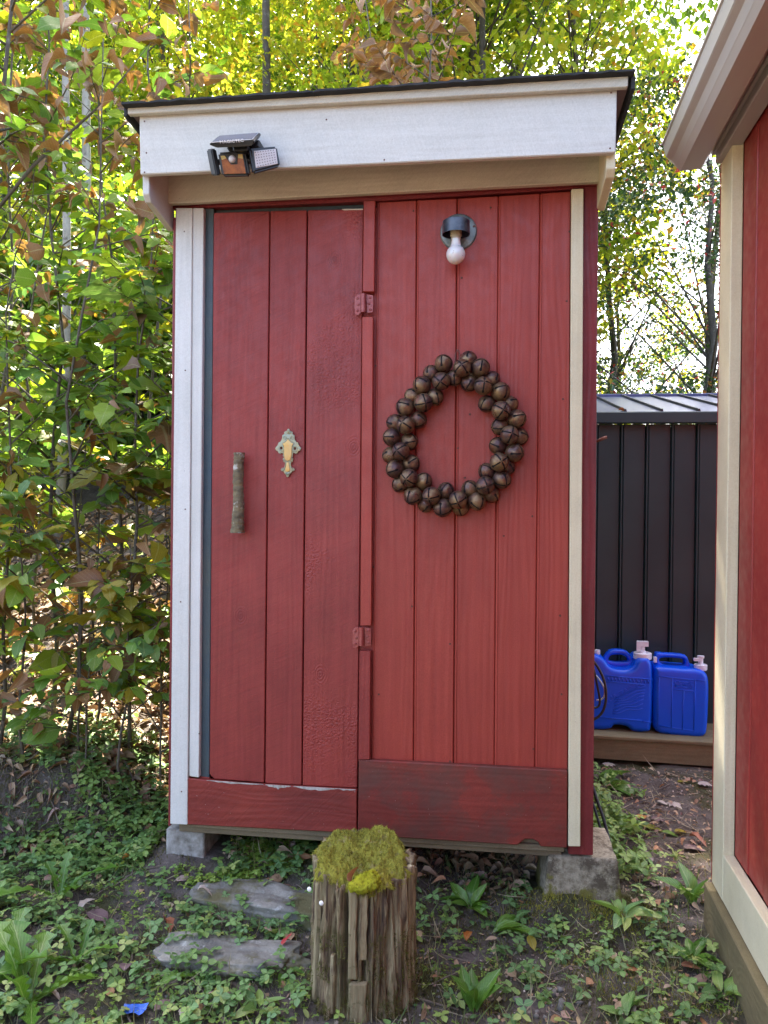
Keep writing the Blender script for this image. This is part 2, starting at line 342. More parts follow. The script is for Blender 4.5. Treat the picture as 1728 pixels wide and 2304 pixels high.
def arr_mesh(name, V, F, tot, rnd=None, uv=None, smooth=False):
    me = bpy.data.meshes.new(name); V = np.asarray(V, np.float32)
    me.vertices.add(len(V)); me.vertices.foreach_set('co', V.ravel())
    F = np.asarray(F, np.int32).ravel(); tot = np.asarray(tot, np.int32)
    me.loops.add(len(F)); me.loops.foreach_set('vertex_index', F)
    me.polygons.add(len(tot)); st = np.concatenate(([0], np.cumsum(tot)[:-1])).astype(np.int32)
    me.polygons.foreach_set('loop_start', st); me.polygons.foreach_set('loop_total', tot)
    if smooth: me.polygons.foreach_set('use_smooth', np.ones(len(tot), bool))
    me.update(calc_edges=True)
    if rnd is not None:
        a = me.attributes.new('rnd', 'FLOAT', 'POINT'); a.data.foreach_set('value', np.asarray(rnd, np.float32))
    if uv is not None:
        l = me.uv_layers.new(name='UVMap'); l.data.foreach_set('uv', np.asarray(uv, np.float32)[F].ravel())
    return me
def tube_arrays(pts, rad, sides=6, cap=True):
    pts = [Vector(p) for p in pts]; V = []; F = []
    if not hasattr(rad, '__len__'): rad = [rad]*len(pts)
    prev = None
    for i, p in enumerate(pts):
        t = (pts[min(i+1, len(pts)-1)]-pts[max(i-1, 0)]).normalized()
        if prev is None:
            a = t.orthogonal().normalized()
        else:
            a = (prev-t*prev.dot(t)); a = a.normalized() if a.length > 1e-6 else t.orthogonal().normalized()
        prev = a; b = t.cross(a)
        for k in range(sides):
            an = 2*math.pi*k/sides; V.append(p+(a*math.cos(an)+b*math.sin(an))*rad[i])
    for i in range(len(pts)-1):
        for k in range(sides):
            k2 = (k+1) % sides; F.append((i*sides+k, i*sides+k2, (i+1)*sides+k2, (i+1)*sides+k))
    if cap:
        F.append(tuple(range(sides))[::-1]); F.append(tuple((len(pts)-1)*sides+k for k in range(sides)))
    return V, F
class MBs:
    def __init__(s): s.V = []; s.F = []
    def add(s, V, F):
        n = len(s.V); s.V += [tuple(v) for v in V]; s.F += [tuple(i+n for i in f) for f in F]
    def tube(s, pts, rad, sides=6): s.add(*tube_arrays(pts, rad, sides))
    def boxx(s, c, ax, ay, az):
        c, ax, ay, az = map(Vector, (c, ax, ay, az)); V = [c+ax*i+ay*j+az*k for i in (-1, 1) for j in (-1, 1) for k in (-1, 1)]
        s.add(V, [(0, 1, 3, 2), (4, 6, 7, 5), (0, 4, 5, 1), (2, 3, 7, 6), (0, 2, 6, 4), (1, 5, 7, 3)])
    def build(s, name, mat, parent=None, smooth=False):
        me = bpy.data.meshes.new(name); me.from_pydata(s.V, [], s.F); me.update()
        if smooth: me.polygons.foreach_set('use_smooth', [True]*len(me.polygons))
        return link(name, me, mat, parent)
def tube(name, pts, rad, mat, parent=None, sides=8):
    m = MBs(); m.tube(pts, rad, sides); return m.build(name, mat, parent, True)
def lathe(name, prof, loc, mat, parent=None, n=32, axis=(0, 0, 1), smooth=True):
    q = Vector(axis).to_track_quat('Z', 'Y').to_matrix(); V = []; F = []
    for r, z in prof:
        for k in range(n):
            a = 2*math.pi*k/n; V.append(Vector(loc)+q@Vector((r*math.cos(a), r*math.sin(a), z)))
    for i in range(len(prof)-1):
        for k in range(n):
            k2 = (k+1) % n; F.append((i*n+k, i*n+k2, (i+1)*n+k2, (i+1)*n+k))
    me = bpy.data.meshes.new(name); me.from_pydata([tuple(v) for v in V], [], F)
    bm = bmesh.new(); bm.from_mesh(me); bmesh.ops.remove_doubles(bm, verts=bm.verts, dist=1e-5); bmesh.ops.recalc_face_normals(bm, faces=bm.faces); bm.to_mesh(me); bm.free()
    o = link(name, me, mat, parent)
    if smooth:
        me.polygons.foreach_set('use_smooth', [True]*len(me.polygons)); sharp(me)
    return o
def sharp(me, ang=35):
    bm = bmesh.new(); bm.from_mesh(me)
    for e in bm.edges:
        if len(e.link_faces) == 2 and e.calc_face_angle(0) > math.radians(ang): e.smooth = False
    bm.to_mesh(me); bm.free()
def smoothpts(pts, it=2, closed=True):
    for _ in range(it):
        q = []; n = len(pts)
        for i in range(n if closed else n-1):
            a, b = Vector(pts[i]), Vector(pts[(i+1) % n]); q += [a*.75+b*.25, a*.25+b*.75]
        pts = q
    return pts
def shape2d(name, outlines, depth, bevel, mat, parent=None, res=3, y=0., text=None, size=.01):
    """outlines: lists of (x, z); extruded symmetrically about the plane y, rounded edges; holes allowed"""
    if text is None:
        cu = bpy.data.curves.new('c', 'CURVE'); cu.dimensions = '2D'; cu.fill_mode = 'BOTH'
        for ol in outlines:
            sp = cu.splines.new('POLY'); sp.points.add(len(ol)-1)
            for p, q in zip(sp.points, ol): p.co = (q[0], q[1], 0, 1)
            sp.use_cyclic_u = True
    else:
        cu = bpy.data.curves.new('c', 'FONT'); cu.body = text; cu.size = size; cu.align_x = 'CENTER'; cu.align_y = 'CENTER'
    cu.extrude = max(depth/2-bevel, 0); cu.bevel_depth = bevel; cu.bevel_resolution = res; 
    if text is None: cu.offset = -bevel
    ob = bpy.data.objects.new('c', cu); COL.objects.link(ob)
    dg = bpy.context.evaluated_depsgraph_get(); me = bpy.data.meshes.new_from_object(ob.evaluated_get(dg)); bpy.data.objects.remove(ob)
    me.name = name; me.materials.clear()
    V = np.zeros(len(me.vertices)*3, np.float32); me.vertices.foreach_get('co', V); V = V.reshape(-1, 3)
    V = np.stack([V[:, 0], -V[:, 2]+y, V[:, 1]], 1); me.vertices.foreach_set('co', V.ravel()); me.update()
    bm = bmesh.new(); bm.from_mesh(me); bmesh.ops.remove_doubles(bm, verts=bm.verts, dist=1e-6); bmesh.ops.recalc_face_normals(bm, faces=bm.faces); bm.to_mesh(me); bm.free()
    o = link(name, me, mat, parent)
    if bevel: me.polygons.foreach_set('use_smooth', [True]*len(me.polygons)); sharp(me, 50)
    return o
def xz(u, v, Y): p = at(u, v, Y); return (p.x, p.z)
# ------------------------------------------------------------------ terrain
def sst(a, b, x):
    t = np.clip((x-a)/(b-a), 0, 1); return t*t*(3-2*t)
def fbm(x, y, s, seed=0, o=4):
    r = 0; a = 1.
    for i in range(o):
        r = r+a*(np.sin(x*s*1.7+seed*1.3+i*2.1+1.9*np.sin(y*s*1.1+i+seed))*np.cos(y*s*1.5-seed+i*1.7+1.3*np.sin(x*s*.9+i*.5))); s *= 2.03; a *= .5
    return r
def gh(x, y):
    x = np.asarray(x, float); y = np.asarray(y, float)
    L = 1-sst(-1.75, -1.05, x+.0*y)                     # left of the outhouse
    bank = L*(.27*sst(2.62, 2.95, y+.08*np.sin(x*5)))+(1-sst(-1.5, -1.0, x))*.02
    Lh = 1-sst(-1.3+.14*(y-3.2), .3+.16*(y-3.2), x)
    hill = Lh*.40*np.clip(y-3.1, 0, 26)*sst(2.9, 4.2, y)
    steps = .10*sst(2.25, 2.8, y)*sst(-1.35, -1.1, x)*(1-sst(-.45, .1, x))
    back = .03*sst(3.2, 4.3, y)
    near = -.03*(1-sst(1.7, 2.3, y))
    rough = .012*fbm(x, y, 3.1, 1)+.006*fbm(x, y, 11, 4, 3)+.05*sst(3.5, 6, y)*fbm(x, y, 1.1, 9)
    mound = .05*np.exp(-(((x-.33)/.3)**2+((y-2.62)/.16)**2))
    mound = mound+.035*np.exp(-(((x+1.08)/.16)**2+((y-2.62)/.10)**2))+.035*np.exp(-(((x-.33)/.22)**2+((y-2.60)/.09)**2))
    far = -.0*y
    return bank+hill+steps+back+near+rough+mound+far
def axis_(dense0, dense1, step, lo, hi, g=1.22):
    a = list(np.arange(dense0, dense1, step)); s = step; x = dense1
    while x < hi: a.append(x); s *= g; x += s
    a.append(hi); s = step; x = dense0-step; b = []
    while x > lo: b.append(x); s *= g; x -= s
    b.append(lo)
    return np.array(b[::-1]+a)
gx = axis_(-2.6, 1.5, .018, -60, 60); gy = axis_(1.35, 4.6, .018, -30, 90)
X, Y = np.meshgrid(gx, gy); Z = gh(X, Y)
nx, ny = len(gx), len(gy); idx = np.arange(nx*ny).reshape(ny, nx)
F = np.stack([idx[:-1, :-1], idx[:-1, 1:], idx[1:, 1:], idx[1:, :-1]], -1).reshape(-1, 4)
me = arr_mesh('ground', np.stack([X, Y, Z], -1).reshape(-1, 3), F, np.full(len(F), 4), smooth=True)
ground = tag(link('ground', me, 'soil'), None, None, kind='structure')
def G(x, y): return float(gh(x, y))
# ------------------------------------------------------------------ the outhouse
pB = at(830, 1800, 2.6)
shed = empty('outhouse', (-.36, 3.2, .2), 'narrow red wooden outhouse with white trim, plank door and overhanging flat roof on concrete blocks', 'outhouse')
# body behind the boards
box('side_wall', (-1.100, 2.625, .24), (-1.075, 3.95, 2.56), 'post_red', shed)
box('side_wall', (.345, 2.64, .24), (.368, 3.95, 2.56), 'post_red', shed)
box('back_wall', (-1.075, 3.925, .24), (.345, 3.95, 2.54), 'bare_wood', shed)  # unseen wall; bare wood colour chosen to curb red bounce light
box('shade_backing', (-1.07, 2.66, .27), (.34, 2.70, 2.55), 'black_hole', shed)  # black sheet painted as the dark inside, seen through the joints
box('floor', (-1.06, 2.61, .20), (.27, 3.92, .262), 'bare_wood', shed)
# left corner: thin red edge, two white trims, blue grey jamb
board('corner_board', [(374, 470), (381, 470), (368, 1785), (363, 1785)], 2.590, .03, 'post_red', shed)
board('trim_board', [(380, 449), (415.5, 449), (404.5, 1782), (367.5, 1780)], 2.576, .022, 'white', shed)
board('trim_board', [(416.5, 449), (440, 449), (429.5, 1680), (408.5, 1677)], 2.582, .022, 'white', shed)
board('door_jamb', [(440.5, 450), (462, 450), (452, 1684), (430, 1683)], 2.606, .03, 'jamb', shed)
board('door_jamb', [(458, 448), (786, 432), (786, 470), (458, 480)], 2.630, .02, 'jamb', shed)
board('sill_strip', [(430, 1678), (452, 1680), (452, 1692), (430, 1690)], 2.60, .02, 'kick_red', shed)
# door of three rough planks
door = bpy.data.objects.new('door', None); COL.objects.link(door); door.parent = shed; door.empty_display_size = .05
door.matrix_parent_inverse = Matrix.Translation(-world_loc(shed)); door.location = at(618, 1690, 2.6)
def part_of(o, par): o.parent = par; o.matrix_parent_inverse = Matrix.Translation(-world_loc(par)); return o
board('plank', [(461.5, 459.5), (582, 455.5), (570.3, 1691), (463, 1683), (452.5, 1673)], 2.592, .024, 'door_red', door, .0025)
board('plank', [(584, 455.5), (662.5, 453.5), (651.2, 1696), (572.7, 1692)], 2.5935, .024, 'door_red', door, .0025)
board('plank', [(665.3, 453.5), (785, 451.5), (771.5, 1702), (653.5, 1697)], 2.5915, .024, 'door_red_blister', door, .0025)
# worn unpainted strip at the head of the third plank
board('worn_edge', [(738, 451.2), (784, 450.2), (784, 453.2), (742, 454)], 2.5905, .004, 'cream_h', door, .0008)
# log handle
def log_handle():
    P = [at(u, v, 2.555) for u, v in ((517, 978), (515.5, 1000), (514, 1040), (515.5, 1075), (515, 1100), (514, 1130), (513.5, 1151))]
    n = 70; k = 28; V = []; F = []
    R = [.0185, .0175, .0175, .0180, .0195, .0200, .0235]
    for i in range(n):
        t = i/(n-1)*6; a = min(int(t), 5); f = t-a; c = P[a].lerp(P[a+1], f); r = R[a]*(1-f)+R[a+1]*f
        for j in range(k):
            an = 2*math.pi*j/k; d = Vector((math.cos(an), math.sin(an), 0))
            low = min(1, max(0, (i/n-.42)*4))
            q = noise.noise(Vector((d.x*2, d.y*2, i*.13)))*.10+noise.noise(Vector((d.x*5, d.y*5, i*.45)))*(.07+.20*low)+.05*math.sin(i*1.4)*(1-low)
            V.append(c+d*r*(1+q))
    for i in range(n-1):
        for j in range(k): j2 = (j+1) % k; F.append((i*k+j, i*k+j2, (i+1)*k+j2, (i+1)*k+j))
    F.append(tuple(range(k))); F.append(tuple((n-1)*k+j for j in range(k))[::-1])
    m = MBs(); m.add(V, F); h = m.build('handle', 'log_bark', door, True); h['label'] = 'barked branch used as the door handle'
    return h
log_handle()
for v_ in (1000, 1128):
    a_ = at(515, v_, 2.56); m = MBs(); m.tube([a_, a_+Vector((0, .045, 0))], .006, 6); m.build('handle_peg', 'nail', door)
# ornamental escutcheon, crop scale 1659/260 from (460, 900)
def cz(px, py, Y=2.588): return xz((460+px/6.381)/1.04159, (900+py/6.381)/1.04159, Y)
half = [(0, 412), (14, 418), (18, 440), (40, 448), (62, 462), (58, 490), (86, 505), (92, 560), (112, 600), (140, 612), (150, 645), (178, 680), (186, 700), (170, 728), (150, 735), (136, 762), (110, 772), (82, 760), (66, 775), (74, 800), (66, 812), (52, 820), (78, 848), (72, 862), (50, 852), (58, 880), (46, 893), (36, 880), (40, 930), (50, 965), (68, 990), (92, 985), (100, 1005), (84, 1024), (62, 1024), (44, 1058), (22, 1078), (18, 1100), (0, 1110)]
cx = 1208
esc = [cz(cx+x-(y-412)*.018, y) for x, y in half]+[cz(cx-x-(y-412)*.018, y) for x, y in half[::-1][1:-1]]
def hole(px, py, r): return [cz(px+r*math.cos(a), py+r*1.25*math.sin(a)) for a in np.linspace(0, 2*math.pi, 12, False)]
plate = shape2d('escutcheon', [esc, hole(1105, 692, 17), hole(1302, 698, 17)], .006, .0012, 'verdigris', door, 2, y=2.5885)
plate['label'] = 'ornate verdigris and brass plate screwed to the middle plank'
ih = [(0, 560), (22, 590), (52, 618), (78, 625), (60, 660), (54, 720), (56, 780), (44, 850), (20, 865), (0, 882)]
inner = [cz(cx+x-(y-412)*.018, y) for x, y in ih]+[cz(cx-x-(y-412)*.018, y) for x, y in ih[::-1][1:-1]]
shape2d('brass_inlay', [inner], .004, .001, 'brass', plate, 2, y=2.5845)
ih = [(0, 890), (18, 900), (20, 940), (34, 985), (28, 1020), (0, 1035)]
inner = [cz(cx+x-(y-412)*.018, y) for x, y in ih]+[cz(cx-x-(y-412)*.018, y) for x, y in ih[::-1][1:-1]]
shape2d('brass_inlay', [inner], .004, .001, 'brass', plate, 2, y=2.5845)
def cz3(px, py, Y): x, z = cz(px, py, Y); return Vector((x, Y, z))
m = MBs()
for sx in (-1, 1):
    for cen, r0, tn, a0 in (((98, 700), 46, 1.4, 1.0), ((52, 545), 30, 1.3, 2.5), ((72, 1000), 26, 1.2, 3.6), ((50, 878), 18, 1.2, 5.)):
        pts = []
        for i in range(16):
            a = a0+i/15*tn*2*math.pi; r = r0*(1-.6*i/15)
            pts.append(cz3(cx+sx*(cen[0]+r*math.cos(a))-(cen[1]-412)*.018, cen[1]+r*math.sin(a), 2.5850))
        m.tube(pts, .0011, 5)
    pts = [cz3(cx+sx*x-(y-412)*.018, y, 2.5848) for x, y in ((34, 885), (38, 930), (44, 970), (60, 1005), (82, 1008))]; m.tube(pts, .0016, 5)
    pts = [cz3(cx+sx*x-(y-412)*.018, y, 2.5850) for x, y in ((0, 545), (26, 580), (56, 606), (88, 614), (70, 660), (64, 720), (66, 780), (54, 855), (26, 874), (0, 893))]; m.tube(pts, .0009, 5)
for j in range(7):
    a = math.radians(-90+(j-3)*24); m.tube([cz3(cx, 480, 2.585), cz3(cx+46*math.cos(a), 480+52*math.sin(a), 2.5845)], [.002, .001], 5)
    a = math.radians(90+(j-3)*24); m.tube([cz3(cx-11, 1035, 2.585), cz3(cx-11+44*math.cos(a), 1035+50*math.sin(a), 2.5845)], [.002, .001], 5)
m.build('scrollwork', 'verdigris', plate, True)
# batten in three lengths, hinges between them
board('batten', [(785.5, 434), (810.5, 433), (808, 630), (783.5, 630)], 2.570, .024, 'wall_red', shed)
board('batten', [(782.5, 684), (806, 684), (802, 1352), (778.5, 1352)], 2.573, .024, 'wall_red', shed)
board('batten', [(776.5, 1406), (800.5, 1406), (798.5, 1641), (774.5, 1641)], 2.575, .022, 'door_red', shed)
board('stud', [(777, 450), (818, 448), (804, 1646), (766, 1646)], 2.603, .03, 'door_red', shed)
def hinge(u, v):
    m = MBs(); s = 1/1.0416
    L = [(-19.5, -15), (-14, -22), (-6, -22), (-6, 18), (-13, 24), (-19, 20), (-20, 4)]
    h = prism('hinge', [at(u+x, v+y, 2.568) for x, y in L], (0, .004, 0), 'hinge_red', shed, .0008)
    R = [(6, -22), (20, -20), (21, 0), (20, 17), (7, 19)]
    prism('hinge_leaf', [at(u+x, v+y, 2.572) for x, y in R], (0, .004, 0), 'hinge_red', h, .0008)
    a, b = at(u-.5, v-22.5, 2.562), at(u-.5, v+17, 2.562)
    m.tube([a, b], .0085, 14); m.build('knuckle', 'hinge_red', h, True); sharp(h.children[-1].data, 50)
    for x, y in ((-13.5, -14), (-11.5, 0), (-13.5, 13), (14, -15), (11.5, -2), (14.5, 11)):
        c = at(u+x, v+y, 2.5665 if x < 0 else 2.5705); lathe('screw', [(0, .0018), (.0014, .0018), (.0015, .0006), (.0022, .0012), (.0042, .0006), (.0046, 0), (.0046, -.002)], c, 'hinge_red', h, 12, (0, -1, 0))
hinge(785.5, 657.5); hinge(781, 1377.5)
# tongue and groove wall
tx = [814, 900, 988, 1077, 1167, 1233.5]; bx = [801, 893, 980, 1068, 1155.5, 1227]
ty = [437, 432, 428, 423, 417, 413]; by = [1642, 1646.5, 1651, 1656, 1660.5, 1665]
for i in range(5):
    gp = 1.0 if i in (1,) else .35
    board('plank', [(tx[i]+gp, ty[i]), (tx[i+1]-gp, ty[i+1]), (bx[i+1]-gp, by[i+1]), (bx[i]+gp, by[i])], 2.600+(.0016 if i == 2 else 0), .02, 'wall_red', shed, .0032)
# bead beside each joint
for i in range(1, 5):
    board('bead', [(tx[i]+3.2, ty[i]+1), (tx[i]+5.6, ty[i]+1), (bx[i]+5.6, by[i]-1), (bx[i]+3.2, by[i]-1)], 2.5985, .004, 'wall_red', shed, .0014)
board('bead', [(817, 438), (820, 438), (806.5, 1641), (803.5, 1641)], 2.597, .006, 'wall_red', shed, .0016)
# kickboards and the bare edge under them
board('kickboard', [(403.5, 1681), (440, 1685), (520, 1693), (771, 1706), (770.5, 1800.5), (402, 1781.5)], 2.580, .024, 'kick_red', shed, .003)
board('kickboard', [(775, 1641), (1226, 1665), (1225, 1832), (1168, 1829), (1163, 1820), (1150, 1813), (1134, 1813), (1124, 1821), (1118, 1826), (773, 1804)], 2.577, .024, 'kick_dirty', shed, .003)
def ragged(u0, v0, u1, v1, th_, k=14):
    top_ = [(u0+(u1-u0)*i/k, v0+(v1-v0)*i/k) for i in range(k+1)]
    bot_ = [(u0+(u1-u0)*i/k, v0+(v1-v0)*i/k+th_*max(.12, math.sin(math.pi*(i+.5)/(k+1)))*(1+.9*noise.noise(Vector((i*.8, u0, 0))))) for i in range(k, -1, -1)]
    for i in range(k):
        board('chipped_paint', [top_[i], top_[i+1], bot_[k-i-1], bot_[k-i]], 2.5795, .003, 'bare_pale', shed, 0)
ragged(446, 1685.5, 569, 1694.5, 3.2); ragged(573, 1695, 628, 1698, 6.0); ragged(634, 1698.3, 728, 1703.5, 6.5); ragged(728, 1703.5, 768, 1706, 2.5, 6)
board('floor_edge', [(405, 1779), (772, 1799), (1219, 1829), (1219, 1841), (900, 1822), (412, 1787)], 2.596, .04, 'bare_wood', shed, .002)
# right trim and corner post
board('trim_board', [(1234.8, 408), (1260.5, 407), (1253.5, 1829), (1228, 1828.5)], 2.572, .022, 'cream_wall', shed)
board('corner_post', [(1262, 404), (1293, 402), (1281, 1848), (1228, 1846), (1228, 1800), (1240, 1700)], 2.596, .05, 'post_red', shed)
# head: dark red strip, cream header, deep shade gap
board('head_strip', [(360, 436), (1300, 388), (1300, 404), (1236, 408), (812, 434), (460, 448), (372, 450)], 2.598, .03, 'post_red', shed)
board('head_rail', [(372, 434), (1296, 388), (1296, 398), (372, 444)], 2.582, .02, 'post_red', shed)
board('header_board', [(357, 360), (1301, 310), (1300, 391.5), (357, 440)], 2.560, .024, 'cream_h', shed, .003)
# side wings, vertical boards from the fascia back to the wall
for us, s_ in (((308, 322), 1), ((1309, 1329), -1)):
    a, b = at(us[0], 400, 2.405), at(us[1], 400, 2.405)
    zb = 2.357 if s_ > 0 else 2.372
    x0, x1 = a.x, b.x
    prof = [(2.405, 2.60), (2.405, zb+.02), (2.425, zb), (2.60, zb-.028), (2.615, zb-.028), (2.615, 2.60)]
    prism('soffit_wing', [(x0, y, z) for y, z in prof], (x1-x0, 0, 0), 'cream_wall' if s_ < 0 else 'white', shed, .002)
board('fascia', [(300.5, 246), (1333, 186), (1330, 329), (303, 377)], 2.378, .022, 'fascia', shed, .003)
board('fascia_cap', [(275.5, 226), (1357.5, 164), (1356, 187), (275.5, 246.5)], 2.355, .020, 'cream_h', shed, .002)
# roof deck and its black covering with a ragged front edge
a, b = at(272, 224, 2.35), at(1362, 163, 2.35)
prism('roof_deck', [(a.x, 2.376, a.z-.016), (b.x, 2.376, b.z-.016), (b.x, 2.376, b.z-.004), (a.x, 2.376, a.z-.004)], (0, 1.70, -.10), 'soffit', shed, .002)
rb = MBs(); n = 90; A, B = at(262, 222, 2.330), at(1373, 149, 2.330)
for i in range(n):
    f0 = i/(n-1); p = A.lerp(B, f0); j = .004*noise.noise(Vector((i*.31, 0, 0)))+.003*noise.noise(Vector((i*1.1, 3, 0)))
    if i in (59, 60): j += .006
    yj = .006*noise.noise(Vector((i*.5, 7, 0)))
    if f0 < .02: j += .0
    rb.V += [(p.x, p.y+yj, p.z-.0045+j*.3), (p.x, p.y+yj, p.z+.0015+j), (p.x, p.y+1.76, p.z-.104), (p.x, p.y+1.76, p.z-.096)]
for i in range(n-1):
    q = i*4; rb.F += [(q, q+4, q+5, q+1), (q+1, q+5, q+7, q+3), (q, q+2, q+6, q+4)]
rb.F += [(0, 1, 3, 2), ((n-1)*4, (n-1)*4+2, (n-1)*4+3, (n-1)*4+1)]
rb.build('roofing_felt', 'roofing', shed)
prism('roof_edge', [(b.x+.004, 2.36, b.z-.035), (b.x+.016, 2.36, b.z-.035), (b.x+.016, 2.36, b.z+.003), (b.x+.004, 2.36, b.z+.003)], (0, 1.68, -.10), 'roofing', shed, .001)
prism('roof_edge', [(a.x-.012, 2.36, a.z-.035), (a.x-.001, 2.36, a.z-.035), (a.x-.001, 2.36, a.z+.003), (a.x-.012, 2.36, a.z+.003)], (0, 1.68, -.10), 'roofing', shed, .001)
# nail heads in the wall planks
nl = MBs()
def nail(m, u, v, Y, r=.0028):
    c = at(u, v, Y); V = [c+Vector((r*math.cos(a), -.0008, r*math.sin(a))) for a in np.linspace(0, 6.283, 8, False)]+[c+Vector((r*1.3*math.cos(a), .001, r*1.3*math.sin(a))) for a in np.linspace(0, 6.283, 8, False)]
    m.add(V, [tuple(range(8))[::-1]]+[(i, (i+1) % 8, 8+(i+1) % 8, 8+i) for i in range(8)])
for u, v in ((850, 900), (1015, 895), (997, 600), (1260-30, 500), (1224, 650), (1216, 862), (1060, 448), (989, 968), (1004, 1032), (972, 1391), (890, 1310), (1210, 1330), (1152, 1618), (806, 1225), (972, 1645), (1088, 1158), (818, 515), (812, 790), (1213, 1500), (818, 1500), (893, 455), (1150, 1115)):
    nail(nl, u, v, 2.5992)
nl.build('nail_heads', 'nail', shed)['kind'] = 'stuff'
nl = MBs()
for u, v in ((312, 262), (312, 372), (1320, 200), (1318, 320), (700, 222), (705, 258), (1140, 195), (520, 360), (830, 345), (316, 330)):
    nail(nl, u, v, 2.3772, .0022)
for u, v in ((398, 500), (400, 800), (390, 1300), (430, 1585), (392, 1710), (400, 1100)): nail(nl, u, v, 2.5755, .0022)
nl.build('trim_nails', 'nail', shed)['kind'] = 'stuff'
# rusty twig-like hook on the far side of the corner
hk = tube('hook', [(.36, 2.72, at(1284, 958, 2.7).z), tuple(at(1292, 952, 2.66)), tuple(at(1300, 948, 2.66)), tuple(at(1311, 944, 2.66))], [.004, .004, .006, .005], 'rust', shed, 6)
# ------------------------------------------------------------------ concrete blocks and stones
def rock(name, c, size, seed, mat, rot=0, sub=4, blocky=.55, amp=.12, label=None, cat=None, group=None, taper=0., parent=None):
    bm = bmesh.new(); bmesh.ops.create_cube(bm, size=2)
    bmesh.ops.subdivide_edges(bm, edges=bm.edges, cuts=2**sub-1, use_grid_fill=True)
    R = Matrix.Rotation(rot, 3, 'Z')
    for v in bm.verts:
        p = v.co.copy(); s = p.normalized()
        q = p.lerp(s*1.15, 1-blocky)
        nz = noise.noise(s*1.6+Vector((seed*7.1, 0, 0)))*amp+noise.noise(s*4+Vector((seed, 5, 0)))*amp*.4+noise.noise(s*12+Vector((seed, 5, 0)))*amp*.12
        q = q*(1+nz)
        if taper: q.x *= 1-taper*q.z; q.y *= 1-taper*q.z
        v.co = R@Vector((q.x*size[0], q.y*size[1], q.z*size[2]))
    me = bpy.data.meshes.new(name); bm.to_mesh(me); bm.free(); me.polygons.foreach_set('use_smooth', [True]*len(me.polygons))
    o = link(name, me, mat); o.location = c
    if parent: part_of(o, parent)
    else: tag(o, label, cat, group)
    return o
rock('concrete_block', (-1.045, 2.76, .085), (.070, .13, .112), 3, 'concrete', 0, 4, .93, .035, 'pale grey concrete block under the left front corner of the outhouse', 'block', 'footing blocks of the outhouse')
rb_ = rock('concrete_block', (.338, 2.73, .075), (.128, .15, .135), 5, 'concrete_mossy', 0, 4, .94, .03, 'mossy stained concrete block under the right front corner of the outhouse', 'block', 'footing blocks of the outhouse', taper=.12)
rock('stepping_stone', (-.72, 2.47, .015), (.235, .085, .062), 8, 'stone', -.10, 5, .62, .22, 'upper grey stepping stone with a pale right end, between the door and the stump', 'stone', 'stepping stones below the door')
rock('stepping_stone', (-.74, 2.215, -.018), (.215, .075, .052), 12, 'stone', .05, 5, .6, .25, 'lower mossy stepping stone with a red leaf at its right end', 'stone', 'stepping stones below the door')
# ------------------------------------------------------------------ wreath of bells
def bell_mesh(r):
    V = []; F = []; T = []
    th = list(np.radians([0, 4, 9, 15, 22, 30, 38, 46, 54, 61, 67, 71, 76, 83, 90, 98, 108, 120, 132, 144, 156, 168, 180]))
    hw = .12
    ph = []
    for k in range(4):
        c = k*math.pi/2; ph += [c-hw, c+hw]+[c+hw+(math.pi/2-2*hw)*j/6 for j in range(1, 6)]
    N = len(ph)
    def pt(t, p, rr):
        s = 1+.05*math.exp(-(t/.5)**2)                      # pinched tip where the petals meet
        sq = 1-.035*math.exp(-((t-.9)/.6)**2)*(1-abs(math.cos(2*p)))
        return (rr*s*sq*math.sin(t)*math.cos(p), rr*s*sq*math.sin(t)*math.sin(p), rr*s*math.cos(t))
    for rr in (r, r*.93):
        for t in th:
            for k in range(N):
                # keep the slot an even width: near the pole, squeeze the gap columns
                p = ph[k]; kk = k % 7
                if t < math.radians(72) and kk in (0, 1):
                    c = (k//7)*math.pi/2; wv = min(.075/max(math.sin(t), .06), .62); p = c-wv if kk == 0 else c+wv
                if math.radians(72) <= t < math.radians(80) and kk in (0, 1):
                    c = (k//7)*math.pi/2; p = c-.02 if kk == 0 else c+.02
                if math.radians(60) < t < math.radians(72) and kk in (0, 1):
                    c = (k//7)*math.pi/2; wv = .14; p = c-wv if kk == 0 else c+wv
                V.append(pt(t, p, rr))
    L = len(th)
    for sh in (0, 1):
        for i in range(L-1):
            for k in range(N):
                slot = (k % 7 == 0) and th[i+1] < math.radians(77)
                if slot and (sh == 0): continue
                if slot: pass
                k2 = (k+1) % N; b = sh*L*N
                f = (b+i*N+k, b+(i+1)*N+k, b+(i+1)*N+k2, b+i*N+k2); F.append(f if sh == 0 else f); T.append(sh)
    me = bpy.data.meshes.new('bell'); me.from_pydata(V, [], F); me.materials.append(M['bell']); me.materials.append(M['black_hole'])
    me.polygons.foreach_set('material_index', T); me.polygons.foreach_set('use_smooth', [True]*len(F)); me.update()
    return me
BM_ = bell_mesh(.0308)
cw = at((850+770/4.484)/1.0416, (780+880/4.484)/1.0416, 2.55)
wreath = empty('bell_wreath', cw, 'oval wreath of rusty round jingle bells hanging on the red wall right of the door', 'wreath')
